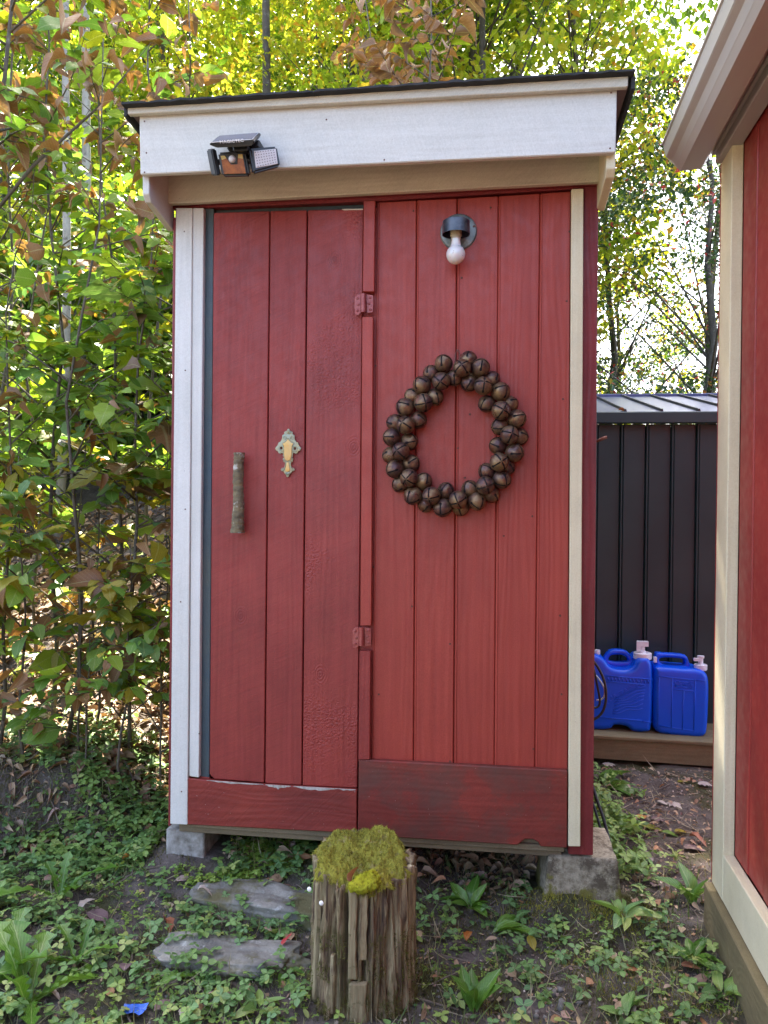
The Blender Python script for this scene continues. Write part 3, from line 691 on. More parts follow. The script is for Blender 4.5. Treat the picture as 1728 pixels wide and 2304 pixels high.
bells = [(665, 170, 'O'), (850, 215, 'X'), (1037, 212, 'O'), (915, 135, 'B'), (540, 275, 'B'), (640, 350, 'x'), (775, 315, 'I'), (445, 388, 'O'), (355, 505, 'B'), (575, 510, 'I'), (460, 565, 'x'), (275, 612, 'O'), (410, 740, 'I'), (280, 790, 'X'), (178, 770, 'B'), (140, 915, 'O'), (318, 960, 'I'), (230, 1055, 'X'), (135, 1095, 'B'), (338, 1180, 'I'), (171, 1235, 'O'), (315, 1325, 'X'), (230, 1385, 'B'), (460, 1360, 'I'), (355, 1505, 'O'), (540, 1505, 'X'), (490, 1585, 'B'), (688, 1455, 'I'), (655, 1625, 'O'), (810, 1545, 'X'), (835, 1615, 'B'), (932, 1435, 'I'), (1000, 1560, 'O'), (1085, 1400, 'X'), (1145, 1485, 'B'), (1100, 1260, 'I'), (1252, 1340, 'O'), (1225, 1165, 'X'), (1300, 1210, 'B'), (1212, 1000, 'I'), (1380, 1068, 'O'), (1330, 890, 'X'), (1425, 910, 'B'), (1235, 805, 'I'), (1405, 730, 'O'), (1245, 645, 'X'), (1325, 585, 'B'), (1100, 578, 'I'), (1240, 455, 'O'), (1065, 395, 'X'), (1150, 335, 'B'), (920, 370, 'I')]
for px, py, k in bells:
    Y = {'X': 2.525, 'x': 2.53, 'O': 2.548, 'I': 2.560, 'B': 2.569}[k]
    p = at((850+px/4.484)/1.0416, (780+py/4.484)/1.0416, Y)
    rad = Vector((px-770, 0, -(py-880))).normalized()
    ax = {'X': Vector((0, -1, 0))+rad*.25, 'x': Vector((0, -1, 0))+rad*-.3, 'O': rad*.95+Vector((0, -.75, 0)), 'I': -rad*1.0+Vector((0, -.55, 0)), 'B': rad+Vector((0, -.15, 0))}[k]
    ax = (ax+Vector([random.uniform(-.15, .15) for _ in range(3)])).normalized()
    o = bpy.data.objects.new('bell', BM_); COL.objects.link(o); o.parent = wreath
    q = ax.to_track_quat('Z', 'Y').to_matrix().to_4x4(); s_ = random.uniform(.97, 1.03)*(1.0 if k in 'XxO' else .95)
    o.matrix_parent_inverse = Matrix.Translation(-cw)
    o.matrix_basis = Matrix.Translation(p)@q@Matrix.Rotation(random.uniform(0, math.pi/2) if k in 'XxIB' else .0+random.uniform(-.3, .3), 4, 'Z')@Matrix.Diagonal((s_, s_, s_, 1))
ring = [at((850+(770+600*math.cos(a)*(1+.02*math.cos(a)))/4.484)/1.0416, (780+(890-640*math.sin(a))/4.484)/1.0416, 2.565) for a in np.linspace(0, 2*math.pi, 33)]
tube('wire_ring', ring, .006, 'bell', wreath, 6)
cb = MBs()
for sx in (-1, 1):
    for i in range(14):
        c = at((988.5+sx*min(4.5, 1.5+i*1.0)*(1 if i > 1 else .6)), 756+i*2.4, 2.590); rr = .0024
        cb.add([c+Vector(v)*rr for v in ((0, 0, 1), (1, 0, 0), (0, 1, 0), (-1, 0, 0), (0, -1, 0), (0, 0, -1))], [(0, 4, 1), (0, 1, 2), (0, 2, 3), (0, 3, 4), (5, 1, 4), (5, 2, 1), (5, 3, 2), (5, 4, 3)])
cb.build('bead_chain', 'chain', wreath, True)
# ------------------------------------------------------------------ bare bulb lamp
lp = at(990.5, 501.6, 2.6)
lamp = empty('wall_lamp', lp, 'bare white light bulb in a tarnished round metal holder above the bell wreath', 'lamp')
lathe('base_plate', [(0, -.003), (.060, -.003), (.062, .000), (.058, .006), (.052, .0075), (.0, .009)], lp, 'lamp_metal', lamp, 40, (0, -1, 0))
cx_ = at(985, 520, 2.545).x; zr = at(985, 508, 2.545).z; yc = 2.5400
lathe('cup', [(.0, .0445), (.041, .0445), (.0445, .042), (.0455, .0), (.0435, .0), (.042, .038), (.0, .040)], (cx_, yc, zr), 'lamp_black', lamp, 40)
lathe('cup_lining', [(.0, .036), (.041, .036), (.0428, .001)], (cx_, yc, zr), 'lamp_inside', lamp, 40)
lathe('socket', [(.0, .037), (.0185, .037), (.0185, -.005), (.0165, -.007), (.015, -.007), (.015, -.011), (.0165, -.012), (.0165, -.014), (0, -.014)], (cx_, yc, zr), 'socket', lamp, 28)
pr = [(0, -.097)]
for a in np.linspace(-80, 52, 22):
    pr.append((.0315*math.cos(math.radians(a)), -.0655+.0315*math.sin(math.radians(a))))
pr += [(.0172, -.036), (.0155, -.029), (.0145, -.021), (.0142, -.013)]
lathe('bulb', pr, (cx_, yc, zr), 'bulb', lamp, 36)
for a in (.1, 3.3): lathe('screw', [(0, .002), (.0035, .001), (.004, -.001)], lp+Vector((.052*math.cos(a), -.0085, .052*math.sin(a)+.01)), 'nail', lamp, 10, (0, -1, 0))
# ------------------------------------------------------------------ solar flood light, crop scale 1659/220 from (440, 280)
def fl(px, py, Y): return at((440+px/7.541)/1.0416, (280+py/7.541)/1.0416, Y)
flood = empty('flood_light', fl(600, 600, 2.35), 'black three-headed solar flood light screwed to the white fascia', 'flood light')
fw_pts = [fl(228, 345, 2.245), fl(240, 318, 2.240), fl(985, 262, 2.240), fl(1005, 285, 2.245), fl(960, 365, 2.250), fl(360, 398, 2.250)]
# slanted solar head: a thick slab tilted back towards the fascia
dv = fl(1100, 140, 2.345)-fl(985, 262, 2.240)
sp_ = prism('solar_panel', fw_pts, dv, 'black_plastic', flood, .004, 2)
A0, A1 = fl(262, 288, 2.236), fl(960, 236, 2.236); C1, C0 = fl(1082, 146, 2.335), fl(388, 196, 2.335)
nrm_ = (A1-A0).cross(C0-A0).normalized(); nrm_ = nrm_ if nrm_.z > 0 else -nrm_
# seat the cells just above the slab's top face
top = [fl(240, 318, 2.240), fl(985, 262, 2.240)]; e1 = (top[1]-top[0]); e2 = dv; nn = e1.cross(e2).normalized(); nn = nn if nn.z > 0 else -nn
def slab(a, b, off): return top[0]+e1*a+e2*b+nn*off
prism('panel_border', [slab(.04, .06, .0012), slab(.96, .06, .0012), slab(.96, .95, .0012), slab(.04, .95, .0012)], -nn*.003, 'silver', sp_, 0)
prism('solar_cells', [slab(.05, .10, .0022), slab(.95, .10, .0022), slab(.95, .91, .0022), slab(.05, .91, .0022)], -nn*.003, 'solar', sp_, 0)
tx_ = shape2d('lettering', None, .0008, 0, 'ink', sp_, 1, text='MAGICTEC', size=.0135)
c_ = fl(610, 288, 2.2385); e1n = e1.normalized(); 
fn = (fw_pts[2]-fw_pts[1]).cross(fw_pts[5]-fw_pts[1]).normalized(); fn = fn if fn.y < 0 else -fn
zz = (-fn).cross(e1n)*-1; zz = e1n.cross(-fn)*-1 if zz.z < 0 else zz
zz = zz if zz.z > 0 else -zz
cf = [slab(.46, 0, 0)]
c_ = fl(612, 287, 2.2365)
tx_.matrix_parent_inverse = Matrix.Translation(-world_loc(sp_))
Rm = Matrix((e1n, -zz.cross(e1n) if True else fn, zz)).transposed().to_4x4()
tx_.matrix_basis = Matrix.Translation(c_)@Rm@Matrix.Diagonal((1.12, 1, .85, 1))
# mount under the panel
prism('mount', [fl(520, 380, 2.31), fl(1085, 250, 2.31), fl(1065, 370, 2.31), fl(900, 450, 2.31), fl(560, 450, 2.31)], (0, .066, 0), 'black_plastic', flood, .003)
prism('mount', [fl(620, 360, 2.285), fl(900, 345, 2.285), fl(880, 440, 2.285), fl(640, 450, 2.285)], (0, .05, 0), 'black_plastic', flood, .003)
def head(name, quad, yaw_depth, th=.022, bev=.006):
    """quad: TL TR BR BL with their own depths"""
    P = [fl(*q) for q in quad]; n = (P[1]-P[0]).cross(P[3]-P[0]).normalized(); n = n if n.y < 0 else -n
    h = prism(name, P, -n*th, 'black_plastic', flood, bev, 3)
    def inq(a, b, off=.001): return (P[0]*(1-a)*(1-b)+P[1]*a*(1-b)+P[2]*a*b+P[3]*(1-a)*b)+n*off
    return h, inq, n
hc, iq, n_ = head('lamp_head', [(370, 470, 2.300), (830, 440, 2.300), (905, 860, 2.315), (440, 870, 2.315)], 0, .03)
hc['label'] = 'centre head with amber diffuser and motion sensor'
prism('amber_lens', [iq(a, b, .0012) for a, b in ((.10, .18), (.26, .18), (.42, .55), (.66, .55), (.74, .16), (.90, .15), (.91, .93), (.11, .93))], -n_*.004, 'amber', hc, 0)
prism('amber_edge', [iq(a, b, .0022) for a, b in ((.10, .17), (.25, .17), (.30, .28), (.12, .34))], -n_*.004, 'amber_light', hc, 0)
prism('amber_edge', [iq(a, b, .0022) for a, b in ((.745, .15), (.90, .15), (.90, .34), (.72, .30))], -n_*.004, 'amber_light', hc, 0)
prism('sensor_bezel', [iq(a, b, .003) for a, b in ((.28, .10), (.74, .08), (.66, .50), (.42, .53))], -n_*.006, 'black_plastic', hc, .001)
lathe('motion_sensor', [(0, .010), (.006, .009), (.0095, .006), (.0112, .001), (.0112, -.002)], iq(.51, .33, .003), 'sensor', hc, 24, n_)
h2, iq2, n2 = head('lamp_head', [(915, 400, 2.290), (1385, 362, 2.335), (1445, 690, 2.340), (990, 818, 2.300)], 0, .024)
h2['label'] = 'right head with a pale grid of light dots'
prism('led_lens', [iq2(a, b, .0012) for a, b in ((.13, .14), (.93, .14), (.90, .90), (.10, .84))], -n2*.004, 'led_lens', h2, .001)
ld = MBs()
for r in range(6):
    for c in range(8):
        p0 = iq2(.17+c*.093+.01*(r % 2), .21+r*.118*(1-.0*c), .0026); ax_ = (iq2(1, .5)-iq2(0, .5)).normalized(); az_ = (iq2(.5, 0)-iq2(.5, 1)).normalized()
        ld.boxx(p0, ax_*.0017, n2*.0004, az_*.0013)
ld.build('led_grid', 'led_chip', h2)
h3, iq3, n3_ = head('lamp_head', [(178, 425, 2.325), (262, 408, 2.300), (352, 862, 2.315), (262, 868, 2.340)], 0, .018, .004)
h3['label'] = 'left head turned edge-on'
tube('pivot', [fl(310, 640, 2.335), fl(400, 640, 2.325)], .0085, 'black_plastic', flood, 12)
tube('pivot', [fl(330, 590, 2.335), fl(345, 720, 2.335)], .006, 'black_plastic', flood, 10)
tube('pivot', [fl(840, 600, 2.322), fl(960, 620, 2.325)], .0085, 'black_plastic', flood, 12)
tube('pivot', [fl(895, 540, 2.328), fl(900, 670, 2.328)], .006, 'black_plastic', flood, 10)
# ------------------------------------------------------------------ side building on the right
vp = fw+R_*((1107*1728/1659-864)/FPX)-U_*((1092*1728/1659-1152)/FPX); vp.z = 0; D = vp.normalized()      # its wall runs along D
Nn = Vector((-D.y, D.x, 0))                                                                        # out of the wall, towards the outhouse
Pc = at(1538, 1885, 2.62); P0 = Vector((Pc.x, Pc.y, 0))                                            # far end of the wall face
bld = empty('red_building', (P0.x+.5, 1.2, 0), 'red board building with cream trim and gutter at the right edge', 'building')
def wbox(name, s0, s1, o0, o1, z0, z1, mat, bevel=.002, par=None):
    """s: metres back from the far corner towards the viewer, o: metres out of the wall face (0 = face of trim)"""
    q = [P0-D*s0+Nn*o0, P0-D*s1+Nn*o0, P0-D*s1+Nn*o1, P0-D*s0+Nn*o1]
    return prism(name, [(p.x, p.y, z0) for p in q], (0, 0, z1-z0), mat, par or bld, bevel)
zt = 2.56; zb_ = Pc.z
wbox('corner_board', 0, .125, -.034, 0, zb_-.03, zt, 'cream_wall')
wbox('skirt_board', .1252, 5.2, -.034, -.001, zb_-.03, zb_+.115, 'cream_wall')
wbox('sill_beam', -.01, 5.2, -.14, .022, -.12, zb_-.035, 'sill_wood', .004)
s_ = .1255
i = 0
while s_ < 4.6:
    wbox('plank', s_, s_+.1335, -.06, -.0345-.002*(i % 2), zb_+.115, zt, 'building_red', .003); s_ += .1355; i += 1
wbox('back_wall', -.02, 0, -2.2, -.002, zb_-.03, 2.9, 'building_red')
wbox('shade_backing', .0, 5.0, -.12, -.0625, .05, 2.56, 'black_hole', 0)  # black backing stands for the shade behind the planks
# gutter profile (outward o, height z) measured at the far end, extruded along the eave
yg = 2.60
def prof(px, py):
    p = at((1300+px/3.876)/1.0416, (py/3.876)/1.0416, yg); return ((p-P0).dot(Nn), p.z)
gp_ = [prof(*q) for q in ((778, 1235), (800, 1322), (850, 1345), (885, 1400), (920, 1440), (1100, 1425), (1140, 1375), (1180, 1285))]
ztop = gp_[0][1]+.012
gp_ = [(gp_[0][0], ztop)]+gp_+[(gp_[-1][0], ztop+.02)]
def extr(name, pr_, s0, s1, mat, closed=False, th=.0):
    m = MBs(); V = []; n = len(pr_)
    for s in (s0, s1):
        for o, z in pr_: p = P0-D*s+Nn*o; V.append((p.x, p.y, z))
    F_ = [(i, i+1, n+i+1, n+i) for i in range(n-1)]+([(n-1, 0, n, 2*n-1)] if closed else [])
    if closed: F_ += [tuple(range(n))[::-1], tuple(range(n, 2*n))]
    m.add(V, F_); return m.build(name, mat, bld)
inn = [(o+(.0025 if i < 5 else -.0025 if i > 6 else 0), z+.0025) for i, (o, z) in enumerate(gp_)]
go = extr('gutter', gp_+inn[::-1], -.02, 5.4, 'gutter', True)
lipo = gp_[0]
extr('gutter_lip', [(lipo[0]+.001, lipo[1]-.004), (lipo[0]+.008, lipo[1]-.002), (lipo[0]+.008, lipo[1]+.006), (lipo[0]-.006, lipo[1]+.006), (lipo[0]-.006, lipo[1])], -.021, 5.4, 'gutter', True)
gb = gp_[-1][0]
wbox('eave_fascia', -.01, 5.3, gb-.028, gb-.003, gp_[-1][1]-.07, gp_[-1][1]+.06, 'gutter')
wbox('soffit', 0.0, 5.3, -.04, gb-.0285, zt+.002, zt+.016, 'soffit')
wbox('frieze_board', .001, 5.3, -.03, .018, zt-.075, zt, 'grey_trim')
q = [P0+D*.03+Nn*(gb+.01), P0-D*5.3+Nn*(gb+.01)]
extr('roof_slope', [(gb+.02, ztop+.015), (gb+.02, ztop+.03), (-2.2, ztop+1.03), (-2.2, ztop+1.0)], -.05, 5.3, 'roofing', True)
# ------------------------------------------------------------------ metal shed behind with a timber platform
YW = 4.48
msh = empty('metal_shed', (1.2, 5.2, .2), 'charcoal ribbed sheet metal shed with a sloping roof behind the outhouse', 'shed')
zl = at(1400, 1600, YW).z-.02; ze = at(1400, 914, YW-.05).z; ze2 = at(1400, 906, YW-.05).z
ribs = [1281, 1324, 1381, 1433, 1490, 1544, 1600, 1655]
xs = [at(1281+54.6*k, 1300, YW).x for k in range(-5, 20)]
for i in range(len(xs)-1):
    a, b = xs[i], xs[i+1]; wr = .017
    box('panel', (a+wr, YW, zl), (b-.001, YW+.02, ze), 'sheet', msh, .004)
    # raised rib with a deep groove either side
    prism('rib', [(a, YW+.006, zl), (a+.004, YW-.016, zl), (a+wr-.006, YW-.016, zl), (a+wr-.002, YW+.006, zl)], (0, 0, ze-zl), 'sheet', msh, 0)
x0, x1 = xs[0]-.05, xs[-1]+.05
box('side_wall', (x0, YW+.02, zl), (x0+.03, YW+1.6, ze+.2), 'sheet', msh)
box('side_wall', (x1-.03, YW+.02, zl), (x1, YW+1.6, ze+.2), 'sheet', msh)
box('shade_backing', (x0+.04, YW+.04, zl), (x1-.04, YW+.06, ze-.01), 'black_hole', msh, 0)  # black sheet in place of the unlit inside of the metal shed
hh = at(1400, 889, YW-.06).z; hl = at(1400, 912, YW-.06).z
box('eave_trim', (x0-.02, YW-.06, hl-.004), (x1+.02, YW+.0, hh), 'sheet', msh, .004)
ridge_y = YW+1.25; ridge = at(1420, 855.5, ridge_y).z
sl_ = (ridge-hh)/(ridge_y-(YW-.06))
prism('roof', [(x0-.02, YW-.055, hh-.012), (x1+.02, YW-.055, hh-.012), (x1+.02, YW-.055, hh+.001), (x0-.02, YW-.055, hh+.001)], (0, ridge_y-YW+.055, ridge-hh), 'roof_sheet', msh, 0)
k = 0; xr = .18
while xr < x1:
    prism('roof_seam', [(xr, YW-.05, hh), (xr+.016, YW-.05, hh), (xr+.012, YW-.05, hh+.016), (xr+.004, YW-.05, hh+.016)], (0, ridge_y-YW+.05, ridge-hh), 'seam_dark', msh, 0); xr += .197
box('ridge_cap', (x0, ridge_y-.04, ridge-.01), (x1, ridge_y+.04, ridge+.012), 'roof_sheet', msh, .003)
zp = at(1400, 1596, 4.12).z; zg = at(1400, 1640, 4.12).z
plat = empty('platform', (1.0, 4.3, 0), 'weathered timber platform under the two blue water jugs', 'platform')
tl, tr_ = at(1240, 1587, 4.12), at(1640, 1612, 4.12); bl_, br_ = at(1240, 1627, 4.12), at(1640, 1655, 4.12)
prism('front_beam', [tl-Vector((0, 0, .012)), tr_-Vector((0, 0, .012)), br_-Vector((0, 0, .02)), bl_-Vector((0, 0, .02))], (0, .04, 0), 'sill_wood', plat, .003)
for k in range(3):
    y0 = 4.105+k*.128
    prism('deck_board', [Vector((tl.x, y0, tl.z-.010)), Vector((tr_.x, y0, tr_.z-.010)), Vector((tr_.x, y0, tr_.z+.008)), Vector((tl.x, y0, tl.z+.008))], (0, .122, 0), 'sill_wood', plat, .003)
# jugs, crop scale 1659/340 from (1300, 1400)
def jz(px, py, Y): return xz((1300+px/4.879)/1.0416, (1400+py/4.879)/1.0416, Y)
def j3(px, py, Y): x, z = jz(px, py, Y); return Vector((x, Y, z))
YJ = 4.20
def closedsm(p, it=2):
    q = smoothpts([Vector((a, b, 0)) for a, b in p], it); return [(v.x, v.y) for v in q]
def jug(base, body, handle, hole_, thick, label):
    j = empty('water_jug', base, label, 'water jug', 'blue water jugs on the platform')
    shape2d('body', [closedsm([jz(*p, YJ) for p in body])], thick, .028, 'jug', j, 5, y=YJ+thick/2)
    h = shape2d('handle', [closedsm([jz(*p, YJ+.05) for p in handle]), closedsm([jz(*p, YJ+.05) for p in hole_])[::-1]], .055, .012, 'jug', j, 4, y=YJ+thick/2)
    return j
def cap(j, px, py, rpx, hpx, parts=()):
    b = j3(px, py, YJ+.06); r = rpx/4.879/FPX*(YJ+.06); h = hpx/4.879/FPX*(YJ+.06)
    lathe('cap', [(0, h), (r*.92, h), (r, h*.9), (r, 0), (r*.9, -.004), (0, -.004)], b, 'jug_white', j, 24)
    return b, r, h
j1 = jug(j3(450, 1190, YJ+.1), [(20, 1180), (20, 460), (60, 380), (180, 350), (300, 400), (370, 520), (600, 530), (650, 400), (740, 385), (800, 410), (832, 520), (830, 900), (812, 1180), (790, 1215), (600, 1215), (555, 1150), (400, 1130), (370, 1185), (200, 1190)],
         [(290, 560), (290, 420), (330, 360), (375, 312), (540, 318), (610, 385), (670, 480), (650, 560)], [(350, 445), (352, 400), (395, 368), (530, 374), (575, 440), (520, 452)], .22, 'blue water jug with a tall white tap, left one on the platform')
b, r, h = cap(j1, 709, 395, 94, 62)
lathe('tap', [(0, h), (.020, h), (.018, h+.008), (.0125, h+.012), (.0125, h+.048), (0, h+.048)], b, 'jug_white', j1, 16)
m = MBs(); m.boxx(j3(712, 235, YJ+.06), (.028, 0, 0), (0, .016, 0), (0, 0, .013)); m.boxx(j3(668, 265, YJ+.045), (.010, 0, 0), (0, .006, 0), (0, 0, .026)); m.build('tap_lever', 'jug_white', j1)
cap(j1, 214, 345, 30, 42)
for (u0, v0, u1, v1) in ((300, 588, 825, 628), (190, 640, 735, 684), (205, 1040, 700, 1078), (700, 1090, 812, 1095)):
    tube('moulded_rib', [j3(u0, v0, YJ-.001), j3((u0+u1)/2, (v0+v1)/2, YJ-.001), j3(u1, v1, YJ-.001)], .0028, 'jug', j1, 6)
for k in range(12):
    tube('moulded_rib', [j3(330+k*40, 600+k*3, YJ-.0005), j3(338+k*40, 640+k*3, YJ-.0005)], .0035, 'jug', j1, 5)
for k in range(7):
    pts = [j3(380+t*330+k*6, 1000-k*28-t*(60+k*14)+12*math.sin(t*9+k), YJ-.0005) for t in np.linspace(0, 1, 8)]; tube('moulded_wave', pts, .0022, 'jug', j1, 5)
t_ = shape2d('embossed_lettering', None, .003, .0004, 'jug', j1, 1, text='AQUA-TAINER', size=.040)
t_.matrix_basis = Matrix.Translation(j3(470, 790, YJ-.001))@Matrix.Rotation(-.52, 4, 'Y'); t_.matrix_parent_inverse = Matrix.Translation(-world_loc(j1))
j2 = jug(j3(1140, 1250, YJ+.1), [(838, 620), (850, 510), (880, 490), (1240, 520), (1290, 515), (1400, 540), (1450, 620), (1445, 900), (1430, 1200), (1400, 1262), (1300, 1280), (980, 1245), (870, 1215), (835, 1150), (830, 900)],
         [(858, 540), (862, 345), (900, 346), (1190, 365), (1225, 400), (1262, 520), (1262, 560)], [(905, 440), (915, 395), (1150, 405), (1192, 430), (1185, 480), (1150, 490), (950, 478)], .20, 'blue water jug with a short white spigot, right one on the platform')
b, r, h = cap(j2, 1348, 515, 66, 52)
lathe('tap', [(0, h), (.016, h), (.013, h+.006), (.013, h+.030), (.018, h+.034), (.018, h+.045), (0, h+.047)], b, 'jug_white', j2, 16)
m = MBs(); m.boxx(j3(1310, 410, YJ+.05), (.018, 0, 0), (0, .01, 0), (0, 0, .007)); m.build('tap_lever', 'jug_white', j2)
m = MBs(); m.boxx(j3(848, 410, YJ+.05), (.008, 0, 0), (0, .01, 0), (0, 0, .014)); m.build('vent_plug', 'jug_white', j2)
for L in ([(895, 600), (880, 1130)], [(1040, 610), (1028, 1165)], [(1165, 745), (1150, 1180)], [(1290, 630), (1275, 1190)], [(1048, 738), (1285, 757)], [(870, 592), (1300, 636)], [(1300, 636), (1420, 640)], [(890, 1135), (1280, 1192)], [(1070, 650), (1075, 705)], [(1072, 650), (1215, 660)], [(1075, 705), (1210, 715)]):
    tube('moulded_rib', [j3(*L[0], YJ-.001), j3(*L[1], YJ-.001)], .0022, 'jug', j2, 5)
t_ = shape2d('embossed_lettering', None, .003, .0004, 'jug', j2, 1, text='Coleman', size=.028)
t_.matrix_basis = Matrix.Translation(j3(1142, 682, YJ-.001))@Matrix.Rotation(.07, 4, 'Y')@Matrix.Diagonal((1, 1, 1.1, 1)); t_.matrix_parent_inverse = Matrix.Translation(-world_loc(j2))
t_ = shape2d('embossed_lettering', None, .003, .0004, 'jug', j2, 1, text='5', size=.055)
t_.matrix_basis = Matrix.Translation(j3(1245, 692, YJ-.001))@Matrix.Rotation(.07, 4, 'Y'); t_.matrix_parent_inverse = Matrix.Translation(-world_loc(j2))
# cords behind the corner post
YC = 3.1
cor = empty('power_cord', at(1290, 1500, YC), 'black cord looped behind the right corner post of the outhouse, its end on the ground', 'cord')
tube('cord', smoothpts([at(u, v, YC) for u, v in ((1262, 1415), (1284, 1428), (1305, 1465), (1311, 1505), (1303, 1540), (1282, 1556), (1262, 1556))], 2, False), .0052, 'rubber', cor, 8)
tube('cord', smoothpts([at(u, v, YC+.02) for u, v in ((1262, 1410), (1283, 1442), (1290, 1480), (1297, 1515), (1292, 1530), (1262, 1528))], 2, False), .0045, 'rubber', cor, 8)
tube('cord', smoothpts([at(u, v, YC+.02) for u, v in ((1262, 1440), (1285, 1455), (1302, 1478), (1308, 1495), (1302, 1512), (1280, 1512))], 2, False), .0035, 'cord_white', cor, 6)
tube('cord', smoothpts([at(u, v, y) for u, v, y in ((1262, 1640, 3.1), (1285, 1715, 3.06), (1303, 1765, 3.02), (1316, 1815, 2.98), (1321, 1845, 2.95))], 2, False), .0060, 'rubber', cor, 8)
tube('cord', smoothpts([at(u, v, y) for u, v, y in ((1262, 1690, 3.1), (1283, 1740, 3.06), (1297, 1790, 3.02), (1312, 1830, 2.98), (1322, 1850, 2.95))], 2, False), .0048, 'rubber', cor, 8)
# ------------------------------------------------------------------ leaves and plants
def leaf_arrays(width=.55, n=6, point=.75, fold=.16, curl=.25, serr=.0, lobes=None, jag=0, seed=0, twist=0.):
    """leaf of length 1 along +Y, underside towards -Z; returns verts, faces, uv"""
    r = random.Random(seed); V = []; F = []; UV = []
    st = []
    for i in range(n+1):
        s = i/n; w_ = max(math.sin(math.pi*min(s**point, 1)), 0)**.85*width/2
        if jag: w_ = width/2*(.22+.9*s)*(1-.0*s)*(1.35 if i % 2 else .55)*(1 if i < n else 0) if i > 0 else width*.10
        elif serr and 0 < i < n: w_ *= 1+serr*(1 if i % 2 else -1)
        st.append((s, w_))
    for i, (s, w_) in enumerate(st):
        z = -curl*s*s+.02*math.sin(s*9+seed)
        for sx in (-1, 0, 1):
            ww = w_*(1+(.08*r.uniform(-1, 1)))
            V.append((sx*ww+twist*s*s, s-(.06*abs(sx)*(1 if serr else 0)), z+abs(sx)*ww*fold*2+sx*.05*math.sin(s*6+seed)*.5))
            UV.append((sx*ww*2/width, s))
    for i in range(n):
        a = i*3; b = a+3
        F += [(a, a+1, b+1, b), (a+1, a+2, b+2, b+1)]
    return np.array(V), F, np.array(UV)
def maple_arrays(seed=0, curl=.2):
    r = random.Random(seed)
    half = [(0, .02), (.16, -.02), (.34, .10), (.30, .22), (.56, .42), (.42, .46), (.30, .52), (.34, .72), (.20, .66), (.14, .74), (0, 1.0)]
    rim = half+[(-x, y) for x, y in half[::-1][1:-1]]
    V = [(0, .36, .0)]; UV = [(0, .36)]
    for x, y in rim:
        x *= r.uniform(.93, 1.07); y += r.uniform(-.02, .02); d = math.hypot(x, y-.36)
        V.append((x, y, -curl*d*d*1.6+.09*abs(x)+r.uniform(-.03, .03))); UV.append((x, y))
    n = len(rim); F = [(0, 1+i, 1+(i+1) % n) for i in range(n)]
    return np.array(V), F, np.array(UV)
def mini_arrays(width=.6, curl=.15):
    V = [(0, 0, 0), (-width/2, .45, .08), (0, .5, -.02), (width/2, .45, .08), (0, 1, -curl)]
    return np.array(V, float), [(0, 2, 1), (0, 3, 2), (1, 2, 4), (2, 3, 4)], np.array([(0, 0), (-1, .45), (0, .5), (1, .45), (0, 1)], float)
def frames(yaw, pitch, roll):
    """rotation matrices for leaves whose tip points to yaw (0 = +Y, towards +X), raised by pitch, rolled about the midrib"""
    yaw, pitch, roll = map(np.asarray, (yaw, pitch, roll))
    d = np.stack([np.sin(yaw)*np.cos(pitch), np.cos(yaw)*np.cos(pitch), np.sin(pitch)], -1)
    x = np.stack([np.cos(yaw), -np.sin(yaw), np.zeros_like(yaw)], -1); z = np.cross(x, d)
    c, s = np.cos(roll)[:, None], np.sin(roll)[:, None]
    return np.stack([x*c+z*s, d, -x*s+z*c], -1)
def scatter_mesh(name, base, T, Rm, sc, rnd=None, smooth=True):
    V0, F0, U0 = base; k = len(T); n = len(V0)
    sc = np.asarray(sc, float); sc = sc[:, None] if sc.ndim == 1 else sc
    V = np.einsum('kij,nj->kni', Rm, V0)*sc[:, :, None].reshape(k, 1, -1)+np.asarray(T)[:, None, :] if sc.shape[1] == 1 else np.einsum('kij,knj->kni', Rm, V0[None]*sc[:, None, :])+np.asarray(T)[:, None, :]
    fl_ = np.concatenate([np.array(f) for f in F0]); tot = np.array([len(f) for f in F0])
    F = (fl_[None, :]+np.arange(k)[:, None]*n).ravel(); TT = np.tile(tot, k)
    rnd = rng.random(k) if rnd is None else rnd
    return arr_mesh(name, V.reshape(-1, 3), F, TT, np.repeat(rnd, n), np.tile(U0, (k, 1)), smooth)
def merge(bases):
    """several leaf bases, each with a transform, into one base"""
    V = []; F = []; U = []; n = 0
    for (v, f, u), Mx, t in bases:
        V.append(v@np.array(Mx).T+np.array(t)); F += [tuple(i+n for i in q) for q in f]; U.append(u); n += len(v)
    return np.concatenate(V), F, np.concatenate(U)
def single(name, base, mat, smooth=True):
    V, F, U = base; me = arr_mesh(name, V, np.concatenate([np.array(f) for f in F]), [len(f) for f in F], np.zeros(len(V)), U, smooth)
    me.materials.append(M[mat]); return me
OV = [leaf_arrays(.56, 7, .80, .10, .22, .10, seed=1), leaf_arrays(.62, 7, .85, .16, .35, .10, seed=2, twist=.08), leaf_arrays(.5, 7, .75, .08, .12, .10, seed=3, twist=-.06), leaf_arrays(.66, 7, .7, .05, .3, .0, seed=4)]
CU = [leaf_arrays(.5, 7, .8, .55, .7, .05, seed=5, twist=.15), leaf_arrays(.55, 7, .8, .7, .4, .05, seed=6, twist=-.1)]
MP = [maple_arrays(1), maple_arrays(2, .35)]
LM = {}
for mt in ('leaf_green', 'leaf_lime', 'leaf_yellow', 'leaf_brown', 'leaf_litter'):
    LM[mt] = [single('leaf', b, mt) for b in (CU+OV[1:2] if mt == 'leaf_brown' else OV)]
    LM[mt+'_m'] = [single('leaf', b, mt) for b in MP]
def xform(p, yaw, pitch, roll, sc):
    R3 = frames([yaw], [pitch], [roll])[0]; m = Matrix([list(r) for r in R3]).to_4x4(); m = m@Matrix.Diagonal((sc, sc, sc, 1)); m.translation = p; return m
